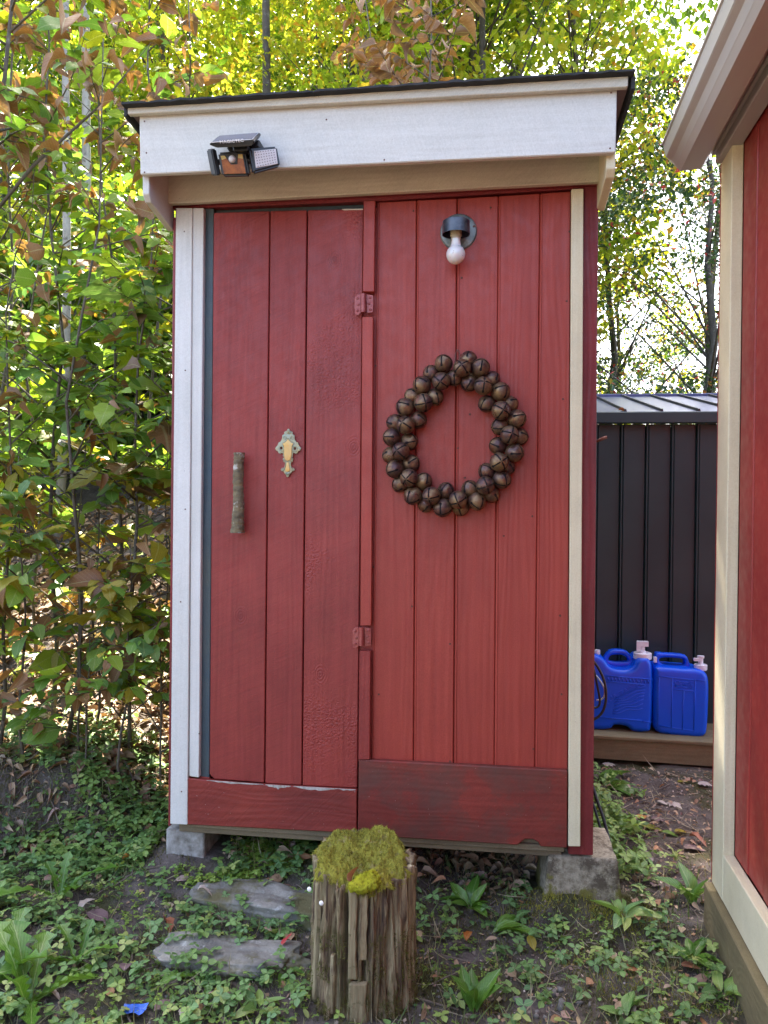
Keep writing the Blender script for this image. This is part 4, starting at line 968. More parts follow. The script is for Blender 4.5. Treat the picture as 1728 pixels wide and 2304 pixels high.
def kind_at(z, maple):
    """leaf colour on the hillside saplings by height above the camera's ground"""
    q = random.random()
    if z > 3.0: t = (('leaf_brown', .42), ('leaf_lime', .30), ('leaf_green', .28))
    elif z > 2.45: t = (('leaf_brown', .30), ('leaf_lime', .20), ('leaf_green', .50))
    elif z > 1.55: t = (('leaf_brown', .08), ('leaf_lime', .15), ('leaf_green', .77))
    elif z > .85: t = (('leaf_brown', .16), ('leaf_yellow', .32), ('leaf_lime', .12), ('leaf_green', .40))
    else: t = (('leaf_green', .62), ('leaf_yellow', .12), ('leaf_brown', .20), ('leaf_lime', .06))
    for n_, p_ in t:
        q -= p_
        if q <= 0: break
    return n_+('_m' if maple else '')
def sapling(name, base, height, lean, seed, label, group=None, nb=9, per=9, lz=.25, size=.10, maple=False, forced=None, rstem=.010, spread=.55, cat='sapling'):
    r = random.Random(seed); bx_, by_ = base; b = Vector((bx_, by_, G(bx_, by_)-.05))
    t = empty(name, b, label, cat, group)
    n = 9; P = []; off = Vector((0, 0, 0))
    for i in range(n):
        f = i/(n-1); P.append(b+Vector((lean[0]*f*height+.035*noise.noise(Vector((seed, f*3, 0)))*height, lean[1]*f*height+.035*noise.noise(Vector((seed, 9, f*3)))*height, height*f)))
    m = MBs(); m.tube(P, [rstem*(1-.75*i/(n-1)) for i in range(n)], 6)
    twigs = []
    def pos(f):
        q = f*(n-1); i = min(int(q), n-2); return P[i].lerp(P[i+1], q-i)
    for j in range(nb):
        f = lz+(1-lz)*(j+r.random()*.8)/nb; f = min(f, .995); s = pos(f); a = r.uniform(0, 6.283); L = spread*(1.15-.7*f)*r.uniform(.6, 1.2)
        ups = r.uniform(.25, .8)
        e = s+Vector((math.sin(a)*L, math.cos(a)*L, L*ups)); mid = s.lerp(e, .5)+Vector((r.uniform(-.04, .04), r.uniform(-.04, .04), L*.06))
        rr = rstem*(1-.75*f)*.55+.0012
        m.tube([s, mid, e], [rr, rr*.7, .0012], 5); twigs.append((s, mid, e, a))
        for q in range(2):
            w0 = s.lerp(e, r.uniform(.3, .8)); a2 = a+r.choice((-1, 1))*r.uniform(.5, 1.1); l2 = L*r.uniform(.3, .55)
            e2 = w0+Vector((math.sin(a2)*l2, math.cos(a2)*l2, l2*r.uniform(0, .4))); m.tube([w0, w0.lerp(e2, .5), e2], [rr*.5, rr*.4, .001], 4); twigs.append((w0, w0.lerp(e2, .5), e2, a2))
    for q in range(3 if height > 2 else 1):
        s = pos(r.uniform(.12, .6)); a2 = r.choice((1.57, -1.57))+r.uniform(-.5, .5); l2 = r.uniform(.5, 1.1)*min(1, height/2.5); e2 = s+Vector((math.sin(a2)*l2*.8, math.cos(a2)*l2*.5, l2*r.uniform(.3, .9)))
        m.tube([s, s.lerp(e2, .35)+Vector((0, 0, .03)), s.lerp(e2, .7)+Vector((.02, 0, -.01)), e2], [rstem*.45, rstem*.38, rstem*.25, .001], 5)
    m.build('stem', 'stem', t, True)
    k = 0
    for (s, mid, e, a) in twigs:
        cnt = max(2, int(per*((e-s).length/.4)))
        for i in range(cnt):
            if k >= 290: break
            f = .25+.75*(i+.5)/cnt; p = s.lerp(mid, f*2) if f < .5 else mid.lerp(e, f*2-1)
            side = 1 if i % 2 else -1; yaw = a+side*r.uniform(.5, 1.2) if i < cnt-1 else a+r.uniform(-.2, .2)
            kd = forced(r) if forced else kind_at(p.z, maple and r.random() < .8)
            brown = 'brown' in kd
            pitch = r.uniform(-.95, .25) if brown else r.gauss(-.10, .30)
            sz = size*(r.triangular(.4, 1.3, .75) if r.random() > .12 else r.uniform(1.3, 1.75))*(1.15 if '_m' in kd else 1.)
            me = LM[kd][r.randrange(len(LM[kd]))]
            o = bpy.data.objects.new('leaf', me); COL.objects.link(o); o.parent = t; o.matrix_parent_inverse = Matrix.Translation(-b)
            o.matrix_basis = xform(p, yaw, pitch, r.gauss(0, .45 if not brown else .9), sz); k += 1
    return t
spec = [  # x, y, height, lean, label, maple
 (-2.20, 3.00, 3.9, (.030, .02), 'grey stemmed sapling leaning right across the upper left corner', 0, .020, .62),
 (-1.78, 3.10, 3.1, (.05, .0), 'slim sapling with brown curled leaves beside the left end of the outhouse roof', 0, .010, .35),
 (-1.98, 3.35, 3.7, (-.02, .0), 'tall straight sapling with mixed green and brown leaves, left of the outhouse', 0, .012, .3),
 (-1.55, 3.25, 2.9, (.02, .0), 'green sapling with large toothed leaves against the left wing of the outhouse roof', 0, .010, .25),
 (-2.45, 3.45, 3.8, (.02, .0), 'brown leaved sapling near the upper left edge of the picture', 0, .012, .35),
 (-1.72, 3.55, 3.4, (-.04, .0), 'forked sapling with dark twigs crossing in a V, left of the outhouse', 0, .011, .25),
 (-1.40, 3.55, 2.6, (-.02, .0), 'maple sapling with big lobed leaves close to the white corner trim', 1, .009, .3),
 (-1.47, 3.02, 1.05, (.03, -.02), 'low yellow leaved shrub beside the red corner of the outhouse', 0, .007, .3),
 (-1.88, 2.98, 1.35, (-.03, .0), 'low bush with yellow and dark green leaves at the top of the bank', 0, .007, .25),
 (-2.25, 3.15, 1.45, (.02, .0), 'low maple bush with lobed green leaves above the rooty bank', 1, .007, .25),
 (-1.68, 3.05, .80, (.0, .0), 'knee high plant with broad dark green leaves above the litter', 0, .006, .3),
 (-2.55, 3.05, 1.9, (.03, .0), 'green bush cut off by the left edge of the picture', 1, .009, .25),
 (-2.30, 3.75, 3.3, (.0, .0), 'thin sapling with lime leaves far left behind the grey stemmed one', 0, .010, .2),
 (-1.60, 3.85, 3.7, (.01, .0), 'tall sapling rising just left of the roof corner', 0, .011, .25),
 (-2.05, 3.05, 2.2, (.03, .0), 'green sapling of middle height over the sunlit litter', 1, .009, .25),
 (-1.33, 3.25, 1.7, (-.03, .0), 'leafy maple shoot pressed against the left wall of the outhouse', 1, .008, .25),
 (-2.65, 3.9, 4.2, (.02, .0), 'lime leaved sapling in the upper left behind the brown leaves', 0, .012, .4),
 (-1.85, 4.1, 4.2, (.0, .0), 'tall sapling with pale yellow leaves above the roof corner', 0, .012, .4),
]
spec += [
 (-1.36, 3.15, .95, (.0, -.03), 'yellow and green leafy shoot low against the red corner edge', 0, .006, .2),
 (-1.62, 2.99, .62, (.03, -.02), 'small dark green plant with broad leaves at the lip of the bank', 0, .005, .2),
 (-2.08, 3.0, .75, (-.02, -.02), 'low leafy plant at the top of the bank, left of the broad leaved one', 1, .005, .2),
 (-1.75, 3.3, 1.25, (.02, .0), 'yellow leaved bush waist high in the middle of the saplings', 0, .007, .25),
 (-2.4, 3.3, 1.1, (.0, .0), 'green bush waist high near the left edge', 0, .007, .2),
 (-1.5, 3.5, 1.5, (.0, .0), 'chest high shrub with yellow green leaves behind the corner shoot', 0, .007, .25),
 (-2.0, 3.6, 1.6, (.02, .0), 'chest high maple shrub among the sapling stems', 1, .007, .25),
 (-2.7, 3.5, 1.6, (.02, .0), 'chest high shrub cut by the left edge', 0, .007, .25),
 (-1.25, 3.7, 1.9, (-.05, .0), 'shrub leaning out from behind the outhouse', 0, .008, .25)]
for i, (x, y, h, ln, lab, mp, rs, lz) in enumerate(spec):
    low = h < 2
    sapling('sapling' if not low else 'shrub', (x, y), h, ln, 11+i*3, lab, 'saplings on the bank left of the outhouse', nb=(17 if not low else 10), per=(10 if not low else 9), lz=lz, size=(.092 if not low else .088), maple=bool(mp), rstem=rs, spread=(.62 if not low else .45), cat='sapling' if not low else 'shrub')
# the brown leaved sapling behind the roof
def fb(r): q = r.random(); return 'leaf_brown' if q < .86 else 'leaf_lime' if q < .93 else 'leaf_yellow'
sapling('sapling', (-.50, 4.75), 4.25, (.03, .0), 71, 'brown leaved sapling standing behind the middle of the outhouse roof', None, 16, 9, .70, .095, forced=fb, rstem=.016, spread=1.15)
sapling('sapling', (-.80, 4.95), 3.9, (.0, .0), 75, 'smaller sapling with brown and orange leaves just behind the roof edge', None, 10, 8, .72, .085, forced=fb, rstem=.012, spread=.9)
# ------------------------------------------------------------------ bushes and trees behind (merged crowns)
MINI = mini_arrays(.62); MINI2 = leaf_arrays(.6, 3, .8, .12, .2, 0, seed=9)
def crown_mesh(name, seed, R, H, ncl, per, ls, mat, disc=.6, thick=.10, base=MINI, shell=.45, top=1.):
    g = np.random.default_rng(seed); T = []; C = []
    for i in range(ncl):
        a = g.uniform(0, 6.283); f = g.random(); rr = R*math.sin(math.pi*(.12+.80*f**.9))**.7*(shell+(1-shell)*g.random()**.5)
        C.append((rr*math.sin(a), rr*math.cos(a), H*f))
    C = np.array(C)
    n = ncl*per; idx_ = np.repeat(np.arange(ncl), per)
    a = g.uniform(0, 6.283, n); q = np.sqrt(g.random(n))*disc*np.repeat(g.uniform(.6, 1.3, ncl), per)
    tx_ = np.repeat(g.normal(0, .22, ncl), per); ty_ = np.repeat(g.normal(0, .22, ncl), per)
    P = C[idx_]+np.stack([q*np.cos(a), q*np.sin(a), g.normal(0, thick, n)+q*np.cos(a)*tx_+q*np.sin(a)*ty_-.12*q*q], -1)
    Rm = frames(a+g.normal(0, .8, n), g.normal(-.35, .4, n), g.normal(0, .5, n))
    me = scatter_mesh(name, base, P, Rm, ls*g.uniform(.6, 1.25, n), np.clip(np.repeat(g.random(ncl)*.6, per)+g.random(n)*.4, 0, .999))
    me.materials.append(M[mat]); return me, C
def trunk_mesh(seed, C, Htot, zc, r, sides=7):
    g = random.Random(seed); m = MBs(); n = 8; P = [Vector((.12*noise.noise(Vector((seed, i*.6, 0)))*i*.5, .12*noise.noise(Vector((seed, 5, i*.6)))*i*.5, Htot*i/(n-1)-.3)) for i in range(n)]
    m.tube(P, [r*(1-.8*i/(n-1)) for i in range(n)], sides)
    for c in C[::4]:
        e = Vector(c)+Vector((0, 0, zc)); f = g.uniform(.75, 1.0)*max(.1, min(.93, (e.z-.9*math.hypot(e.x, e.y)*.6)/Htot)); q = f*(n-1); i = int(q); s = P[i].lerp(P[i+1], q-i)
        m.tube([s, s.lerp(e, .5)+Vector((0, 0, .12)), e], [r*(1-.8*f)*.38, r*.12*(1-.6*f)+.004, .003], 4)
    me = bpy.data.meshes.new('trunk'); me.from_pydata(m.V, [], m.F); me.polygons.foreach_set('use_smooth', [True]*len(m.F)); me.materials.append(M['trunk']); return me
PROT = {}
for key, mat, sd, R, H, ncl, per, ls, zc in (('a', 'crown_a', 1, 2.5, 7.0, 120, 95, .12, 1.2), ('b', 'crown_b', 2, 2.3, 6.5, 115, 90, .12, 1.4), ('c', 'crown_c', 3, 3.0, 7.5, 125, 140, .080, .9), ('d', 'crown_a', 4, 2.0, 6.0, 100, 90, .11, .7), ('e', 'crown_b', 5, 1.8, 5.0, 90, 80, .11, .9)):
    cm, C = crown_mesh('crown', sd, R, H, ncl, per, ls, mat, disc=.62); PROT[key] = (cm, trunk_mesh(sd, C, zc+H*.97, zc, .11), zc)
used_lab = {'a': 'leafy green forest tree turning yellow on the slope behind the outhouse', 'b': 'yellow backlit forest tree on the slope behind the outhouse', 'c': 'dark green maple with layered branches beyond the metal shed', 'd': 'slender green forest tree on the slope behind the outhouse', 'e': 'small yellow forest tree on the slope behind the outhouse'}
def tree(key, x, y, s, rz, label=None, dz=0, group='forest trees on the slope'):
    cm, tm, zc = PROT[key]; t = empty('tree', (x, y, G(x, y)+dz), label or used_lab[key], 'tree', group)
    t.rotation_euler.z = rz; t.scale = (s, s, s)
    for nm, me, z in (('trunk', tm, 0), ('crown', cm, zc)):
        o = bpy.data.objects.new(nm, me); COL.objects.link(o); o.parent = t; o.location = (0, 0, z)
    return t
rt_ = random.Random(5)
for (x, y, k, s) in ((-4.6, 6.8, 'd', .62), (-6.4, 8.4, 'a', .9), (-1.4, 8.6, 'b', .66), (-.2, 9.6, 'd', 1.), (-1.9, 10.8, 'a', .85), (-4.8, 11, 'b', .8), (-7.2, 10.4, 'd', 1.1), (.3, 10.6, 'b', .9), (.4, 12.6, 'a', 1.15), (-3, 13.4, 'b', 1.0), (-6.2, 14, 'a', 1.2), (-9, 13.5, 'b', 1.2), (-1, 15.5, 'b', 1.3), (-4.5, 17, 'a', 1.35), (-8, 18, 'b', 1.3), (-12, 17, 'a', 1.3), (-2.5, 20, 'a', 1.3), (-7.5, 22, 'b', 1.4), (-10.5, 9.5, 'a', 1.1)):
    tree(k, x, y, s, rt_.uniform(0, 6.28))
for (x, y, k, s, lab) in ((2.45, 9.0, 'c', .74, 'dark green maple with layered branches right behind the metal shed'), (1.75, 11.4, 'c', .80, 'dark maple half hidden by the right edge of the outhouse'), (3.3, 11.8, 'c', .9, 'dark maple half hidden by the cream corner trim'), (2.6, 15.5, 'a', .8, 'yellow green tree far behind the metal shed')):
    tree(k, x, y, s, rt_.uniform(0, 6.28), lab or (used_lab['c'] if k == 'c' else 'forest tree beyond the gap between the buildings'), group='trees beyond the metal shed')
# tall maples added to shade the front ground; crowns stand above the picture
for i, (x, y, zc, sd_, lab) in enumerate(((-2.35, 8.0, 8.4, 31, 'tall maple added for shade, rising behind the saplings left of the outhouse'), (-.1, 8.9, 6.4, 32, 'tall maple added for shade, directly behind the outhouse'), (-6.6, 8.2, 6.6, 33, 'tall maple added for shade, at the far left of the slope'), (.95, 9.4, 6.9, 34, 'tall maple added for shade, behind the right side of the outhouse'))):
    cm, C = crown_mesh('crown', sd_, 2.5 if i else 1.9, 4.2 if i else 3.2, 80 if i else 60, 80, .14, 'crown_a', disc=.65)
    t = empty('added_shade_tree', (x, y, G(x, y)), lab, 'tree'); tm = trunk_mesh(sd_, C, zc+4.0, zc, .06)
    for nm, me, z in (('trunk', tm, 0), ('crown', cm, zc)):
        o = bpy.data.objects.new(nm, me); COL.objects.link(o); o.parent = t; o.location = (0, 0, z)
# bushes filling the slope
BP = []
for sd, mat in ((21, 'crown_a'), (22, 'leaf_green'), (23, 'crown_b'), (24, 'leaf_green')):
    cm, C = crown_mesh('foliage', sd, .75, 1.7, 34, 34, .085, mat, disc=.26, thick=.05, base=MINI2)
    m = MBs()
    for c in C: m.tube([(c[0]*.1, c[1]*.1, -.3), (c[0]*.5, c[1]*.5, c[2]*.6), tuple(c)], [.007, .004, .002], 4)
    me = bpy.data.meshes.new('stem'); me.from_pydata(m.V, [], m.F); me.materials.append(M['stem']); BP.append((cm, me))
for i in range(58):
    y = rt_.uniform(3.9, 8.5); x = rt_.uniform(-.50*y-1.6, -.55 if y > 4.7 else -1.5)
    if -3.5 < x < -1.3 and y < 6.6: y = 6.7+(y-3.9)*.5
    if y < 4.6: y += .7
    b = rt_.randrange(4); t = empty('bush', (x, y, G(x, y)), 'leafy bush on the wooded slope behind the saplings', 'bush', 'bushes filling the wooded slope')
    s = rt_.uniform(.9, 1.45); t.scale = (s, s, s); t.rotation_euler.z = rt_.uniform(0, 6.28)
    for nm, me in zip(('foliage', 'stem'), BP[b]):
        o = bpy.data.objects.new(nm, me); COL.objects.link(o); o.parent = t
# pale trunk rising at the upper left
for (x, y, h, r, lab) in ((-2.98, 5.1, 5.5, .035, 'pale barked thin trunk in the upper left, behind the saplings'), (-3.6, 6.5, 6.5, .05, 'pale trunk at the far upper left of the wood')):
    t = empty('thin_tree', (x, y, G(x, y)), lab, 'tree'); b = t.location
    tube('trunk', [b+Vector((.03*math.sin(i), .02*i, h*i/6-.1)) for i in range(7)], [r*(1-.08*i) for i in range(7)], 'trunk_pale', t, 8)
# ------------------------------------------------------------------ stump with moss
def gpt(u, v, ymax=6.):
    y = 1.6
    while y < ymax:
        p = at(u, v, y)
        if p.z <= G(p.x, p.y): return Vector((p.x, p.y, G(p.x, p.y)))
        y += .004
    return Vector((p.x, p.y, G(p.x, p.y)))
SC = Vector((-.330, 2.145, -.05)); SH = .418
stump = empty('tree_stump', SC, 'old weathered tree stump with a cap of yellow green moss in front of the outhouse', 'stump')
def stump_r(a, f):
    r = .138+.008*(1-f)+.012*max(0, .25-f)*4
    r += .010*math.cos(2*a+.6)+.006*math.cos(3*a)
    v = Vector((math.cos(a)*9, math.sin(a)*9, f*1.3)); n1 = noise.noise(v); v2 = Vector((math.cos(a)*22, math.sin(a)*22, f*3)); n2 = noise.noise(v2)
    r += -abs(n1)*.034+n2*.011+noise.noise(Vector((math.cos(a)*45, math.sin(a)*45, f*8)))*.007
    for a0, wd, dp, f0, f1 in ((-1.36, .035, .040, .35, 1.1), (-.80, .07, .035, .45, 1.1), (-2.05, .06, .030, .30, 1.1), (-2.5, .05, .018, .1, .9), (-.35, .05, .022, .0, .8), (-1.78, .04, .026, .55, 1.1)):
        d = (a-a0+math.pi) % (2*math.pi)-math.pi; k = min(1, max(0, (f-f0)*6))*min(1, max(0, (f1-f)*6)); r -= dp*math.exp(-(d/wd)**2)*k*(1+.3*noise.noise(Vector((f*9, a0, 0))))
    return r
def stump_top(a): return SH*(1+.05*noise.noise(Vector((math.cos(a)*2, math.sin(a)*2, 3)))+.06*noise.noise(Vector((math.cos(a)*7, math.sin(a)*7, 5))))-.035*max(0, -math.sin(a)-.1)+.02*max(0, math.sin(a))
na, nz = 300, 110; V = []; F = []
for i in range(nz):
    f = i/(nz-1)
    for j in range(na):
        a = 2*math.pi*j/na; r = stump_r(a, f); z = -.04+f*(stump_top(a)+.04)
        V.append((SC.x+r*math.cos(a), SC.y+r*math.sin(a), SC.z+z))
for i in range(nz-1):
    for j in range(na): j2 = (j+1) % na; F.append((i*na+j, i*na+j2, (i+1)*na+j2, (i+1)*na+j))
b0 = (nz-1)*na
for q in range(1, 12):
    g_ = 1-q/12
    for j in range(na):
        a = 2*math.pi*j/na; r = stump_r(a, 1)*g_; zt_ = stump_top(a)*(g_)+SH*(1-g_)-.012*math.sin(q/12*math.pi)
        V.append((SC.x+r*math.cos(a), SC.y+r*math.sin(a), SC.z+zt_+.01*noise.noise(Vector((r*60*math.cos(a), r*60*math.sin(a), 0)))))
    for j in range(na):
        j2 = (j+1) % na; p_ = b0 if q == 1 else nz*na+(q-2)*na; c_ = nz*na+(q-1)*na; F.append((p_+j, p_+j2, c_+j2, c_+j))
m = MBs(); m.add(V, F); m.build('wood', 'stump', stump, True)
# split slabs standing proud on the front
def strip(name, a0, a1, f0, f1, off, mat):
    V = []; F = []; nu_, nv_ = 12, 50
    for i in range(nv_+1):
        f = f0+(f1-f0)*i/nv_; l_ = a0+.035*noise.noise(Vector((f*7, a0, 0))); r_ = a1+.05*noise.noise(Vector((f*9, a1, 3)))
        for j in range(nu_+1):
            a = l_+(r_-l_)*j/nu_; rr = .140+.008*(1-f)+.010*math.cos(2*a+.6)+.006*math.cos(3*a)+off+.0018*noise.noise(Vector((a*60, f*3, 0)))-(.012 if j in (0, nu_) or i in (0, nv_) else 0)
            V.append((SC.x+rr*math.cos(a), SC.y+rr*math.sin(a), SC.z+f*SH))
    for i in range(nv_):
        for j in range(nu_): k_ = i*(nu_+1)+j; F.append((k_, k_+1, k_+nu_+2, k_+nu_+1))
    m = MBs(); m.add(V, F); return m.build(name, mat, stump, True)
strip('split_slab', -1.68, -1.50, .36, .93, .001, 'stump_pale'); strip('split_slab', -1.66, -1.28, .02, .345, .001, 'stump_pale'); strip('split_slab', -1.46, -1.28, .48, .93, -.002, 'stump')
strip('split_slab', -2.62, -2.50, .10, .9, -.003, 'stump_pale'); strip('split_slab', -2.05, -1.96, .12, .5, -.001, 'stump')
# moss cap
def moss_patch(name, fn, nu, nv, mat):
    V = []; F = []
    for i in range(nv):
        for j in range(nu): V.append(fn(j/(nu-1), i/(nv-1)))
    for i in range(nv-1):
        for j in range(nu-1): F.append((i*nu+j, i*nu+j+1, (i+1)*nu+j+1, (i+1)*nu+j))
    m = MBs(); m.add(V, F); return m.build(name, mat, stump, True)
def capfn(u, v):
    a = u*2*math.pi; edge = .95+.16*noise.noise(Vector((math.cos(a)*2.5, math.sin(a)*2.5, 1)))+.05*noise.noise(Vector((math.cos(a)*9, math.sin(a)*9, 2)))
    r = (.136+.010*math.cos(2*a+.6)+.005*math.cos(5*a))*edge*v; zt_ = (SH*(1+.05*noise.noise(Vector((math.cos(a)*2, math.sin(a)*2, 3))))-.035*max(0, -math.sin(a)-.1)+.02*max(0, math.sin(a)))*v+SH*(1-v)
    lump = .014*noise.noise(Vector((r*math.cos(a)*22, r*math.sin(a)*22, 4)))+.010*noise.noise(Vector((r*math.cos(a)*60, r*math.sin(a)*60, 4)))+.006*noise.noise(Vector((r*math.cos(a)*170, r*math.sin(a)*170, 4)))
    hump = .034*math.exp(-(((r*math.cos(a)-.055)/.045)**2+((r*math.sin(a)-.075)/.045)**2))+.018*math.exp(-(((r*math.cos(a)+.05)/.04)**2+((r*math.sin(a)-.06)/.05)**2))
    return (SC.x+r*math.cos(a), SC.y+r*math.sin(a), SC.z+zt_+.010+lump+hump-.022*max(0, (v-.86)/.14))
cap_o = moss_patch('moss_cap', capfn, 320, 90, 'moss')
cc = at(789, 1908, 2.012)
def cush(u, v):
    a = u*2*math.pi; t = v*math.pi; q = 1+.30*noise.noise(Vector((math.cos(a)*1.5*math.sin(t), math.sin(a)*1.5, v*2)))+.16*noise.noise(Vector((math.cos(a)*5*math.sin(t), math.sin(a)*5, v*7)))+.07*noise.noise(Vector((math.cos(a)*14*math.sin(t), math.sin(a)*14, v*19)))
    x = .043*math.sin(t)*math.cos(a)*q; y = .030*math.sin(t)*math.sin(a)*q; z = .023*math.cos(t)*q
    return (cc.x+x, cc.y+y, cc.z+z+x*.35)
moss_patch('moss_cushion', cush, 90, 40, 'moss_bright')
BL = (np.array([(-.09, 0, 0), (.09, 0, 0), (0, 1, 0)], float), [(0, 1, 2)], np.array([(-1, 0), (1, 0), (0, 1)], float))
BL2 = (np.array([(-.05, 0, 0), (.05, 0, 0), (.04, .5, .06), (-.04, .5, .06), (0, 1, .25)], float), [(0, 1, 2, 3), (3, 2, 4)], np.array([(-1, 0), (1, 0), (1, .5), (-1, .5), (0, 1)], float))
def tufts(name, P, ln, mat, parent=None, spread=.8, droop=0., base=BL):
    n = len(P); R3 = frames(rng.uniform(0, 6.283, n), rng.uniform(math.pi/2-spread, math.pi/2, n)-droop, rng.uniform(0, 3, n))
    me = scatter_mesh(name, base, P, R3, ln*rng.uniform(.5, 1.3, n)); o = link(name, me, mat, parent); o['kind'] = 'stuff'; return o
P = []
for _ in range(9000):
    u, v = random.random(), math.sqrt(random.random()); P.append(capfn(u, v))
tufts('moss_tufts', P, .0065, 'moss', stump, 1.5)
P = [capfn(random.random(), random.uniform(.93, 1.)) for _ in range(3500)]
tufts('moss_tufts', P, .012, 'moss', stump, 1.0, 1.6)
P = [cush(random.random(), random.random()*.75) for _ in range(3500)]
tufts('moss_tufts', P, .0028, 'moss_bright', stump, 1.3)
P = []
for _ in range(9000):
    a = random.gauss(random.choice((-2.3, -1.9, -1.1, -.65, -.3, -2.9)), .16); f = random.random()**1.8*.62
    if noise.noise(Vector((a*3, f*6, 0))) < -.05: continue
    r = stump_r(a, f)+.002; P.append((SC.x+r*math.cos(a), SC.y+r*math.sin(a), SC.z+f*SH))
tufts('moss_fringe', P, .011, 'moss_dark', stump, 2.2)
for u, v in ((668, 1921), (694, 1951)):
    c = at(u, v, 2.06 if u < 680 else 2.035); lathe('fungus', [(0, .004), (.0045, .0015), (.0065, 0), (.0045, -.001), (0, -.003)], c, 'fungus', stump, 12, (-.2, -1, .2))
# ------------------------------------------------------------------ ground plants
def blocked(x, y):
    b = (x > -1.18) & (x < -.92) & (y > 2.58) & (y < 2.93)
    b |= (x > .17) & (x < .50) & (y > 2.56) & (y < 2.92)
    b |= ((x-SC.x)**2+(y-SC.y)**2 < .155**2)
    d = (np.asarray(x)-P0.x)*Nn.x+(np.asarray(y)-P0.y)*Nn.y
    s = (np.asarray(x)-P0.x)*D.x+(np.asarray(y)-P0.y)*D.y
    b |= (d < .03) & (s < .05)
    b |= (y > 4.08) & (x > .1)
    return b
stones = [(-.72, 2.475, .19, .055, -.10), (-.74, 2.22, .16, .045, .05)]
def on_stone(x, y, grow=1.):
    b = np.zeros_like(x, bool)
    for sx, sy, a_, b_, r_ in stones:
        dx, dy = x-sx, y-sy; u = dx*math.cos(r_)+dy*math.sin(r_); v = -dx*math.sin(r_)+dy*math.cos(r_); b |= (np.abs(u/(a_*grow))**3+np.abs(v/(b_*grow))**3) < 1
    return b
def spread_pts(n, x0, x1, y0, y1, dens=None):
    x = rng.uniform(x0, x1, n); y = rng.uniform(y0, y1, n); k = ~blocked(x, y) & ~on_stone(x, y)
    if dens is not None: k &= rng.random(n) < dens(x, y)
    x, y = x[k], y[k]; return x, y, gh(x, y)
lf = leaf_arrays(.72, 3, .95, .10, .12, .0, seed=31)
def trefoil(L=1., up=.05):
    T_ = []
    for a in (0, 2.05, -2.05):
        c, s = math.cos(a), math.sin(a); T_.append((lf, [[c*L, s*L, 0], [-s*L, c*L, 0], [0, 0, L]], (0, 0, up)))
    return T_
TRE = merge(trefoil())
stem_b = (np.array([(-.03, 0, -1.0), (.03, 0, -1.0), (0, 0, 0.05)], float), [(0, 1, 2)], np.array([(0, 0), (0, 0), (0, 1)], float))
TRE = merge([(TRE, np.eye(3), (0, 0, 0)), (stem_b, np.eye(3), (0, 0, 0))])
def clump(x, y, z, k, hmin, hmax, rad):
    n = len(x); i = np.repeat(np.arange(n), k); m_ = len(i)
    a = rng.uniform(0, 6.283, m_); r = rng.uniform(.15, 1, m_)*rad
    X_ = x[i]+r*np.sin(a); Y_ = y[i]+r*np.cos(a); Z_ = np.maximum(gh(X_, Y_), 0*X_-.1)+rng.uniform(hmin, hmax, m_)
    kk = ~blocked(X_, Y_); return np.stack([X_, Y_, Z_], -1)[kk], np.repeat(rng.random(n)*.5, k)[kk]
def flat_frames(n, tilt=.3): return frames(rng.uniform(0, 6.283, n), rng.normal(-.02, tilt, n), rng.normal(0, tilt, n))
def put(name, base, T, ls, mat, rnd=None, tilt=.3):
    n = len(T); me = scatter_mesh(name, base, T, flat_frames(n, tilt), ls*rng.uniform(.6, 1.3, n), None if rnd is None else np.clip(rnd+rng.random(n)*.5, 0, .999))
    o = link(name, me, mat); o['kind'] = 'stuff'; return o
# wild strawberry leaves: thick at the lower left, thinner to the right
def d1(x, y): return np.clip(.95-sst(-.62, -.30, x)*.72, 0, 1)*(.45+.55*(fbm(x, y, 4., 3, 2) > -.35))
x, y, z = spread_pts(1650, -2.3, 1.0, 1.4, 2.78, d1); T, rr_ = clump(x, y, z, 5, .006, .055, .045)
put('strawberry_leaves', TRE, T, .023, 'leaf_ground', rr_, .28)
x, y, z = spread_pts(240, .42, .80, 2.85, 3.9, lambda x, y: 1.25-1.2*sst(.42, .70, x)); T, rr_ = clump(x, y, z, 5, .01, .10, .05)
put('leafy_ground_cover', TRE, T, .027, 'leaf_ground', rr_, .35)
x, y, z = spread_pts(150, -2.4, -1.1, 2.95, 3.4); T, rr_ = clump(x, y, z, 4, .006, .08, .05)
put('bank_leaves', TRE, T, .027, 'leaf_ground', rr_, .35)
x, y, z = spread_pts(230, -1.75, -1.1, 2.62, 3.0, lambda x, y: .3+.7*sst(-1.7, -1.3, x)); T, rr_ = clump(x, y, z, 5, .006, .07, .05)
put('bank_foot_leaves', TRE, T, .025, 'leaf_ground', rr_, .35)
# clover
x, y, z = spread_pts(1500, -1.25, -.30, 2.50, 2.80, lambda x, y: (fbm(x, y, 6., 7, 2) > -.1)*1.); T, rr_ = clump(x, y, z, 4, .004, .03, .03)
put('clover', TRE, T, .0105, 'leaf_clover', rr_, .25)
x, y, z = spread_pts(2500, -2.1, .9, 1.4, 2.55, lambda x, y: (fbm(x, y, 5., 17, 2) > .15)*1.); T, rr_ = clump(x, y, z, 3, .003, .02, .03)
put('small_clover', TRE, T, .0085, 'leaf_clover', rr_, .25)
# small broad leaves
OVs = leaf_arrays(.5, 4, .85, .12, .25, 0, seed=40)
x, y, z = spread_pts(2100, -2.3, .95, 1.4, 3.0, lambda x, y: .75-.4*sst(-.2, .5, x)); n = len(x)
a = rng.uniform(0, 6.283, n)
o = link('seedling_leaves', scatter_mesh('seedling_leaves', OVs, np.stack([x, y, z+.008], -1), frames(a, rng.uniform(.0, .8, n), rng.normal(0, .4, n)), rng.uniform(.012, .036, n)), 'leaf_ground'); o['kind'] = 'stuff'
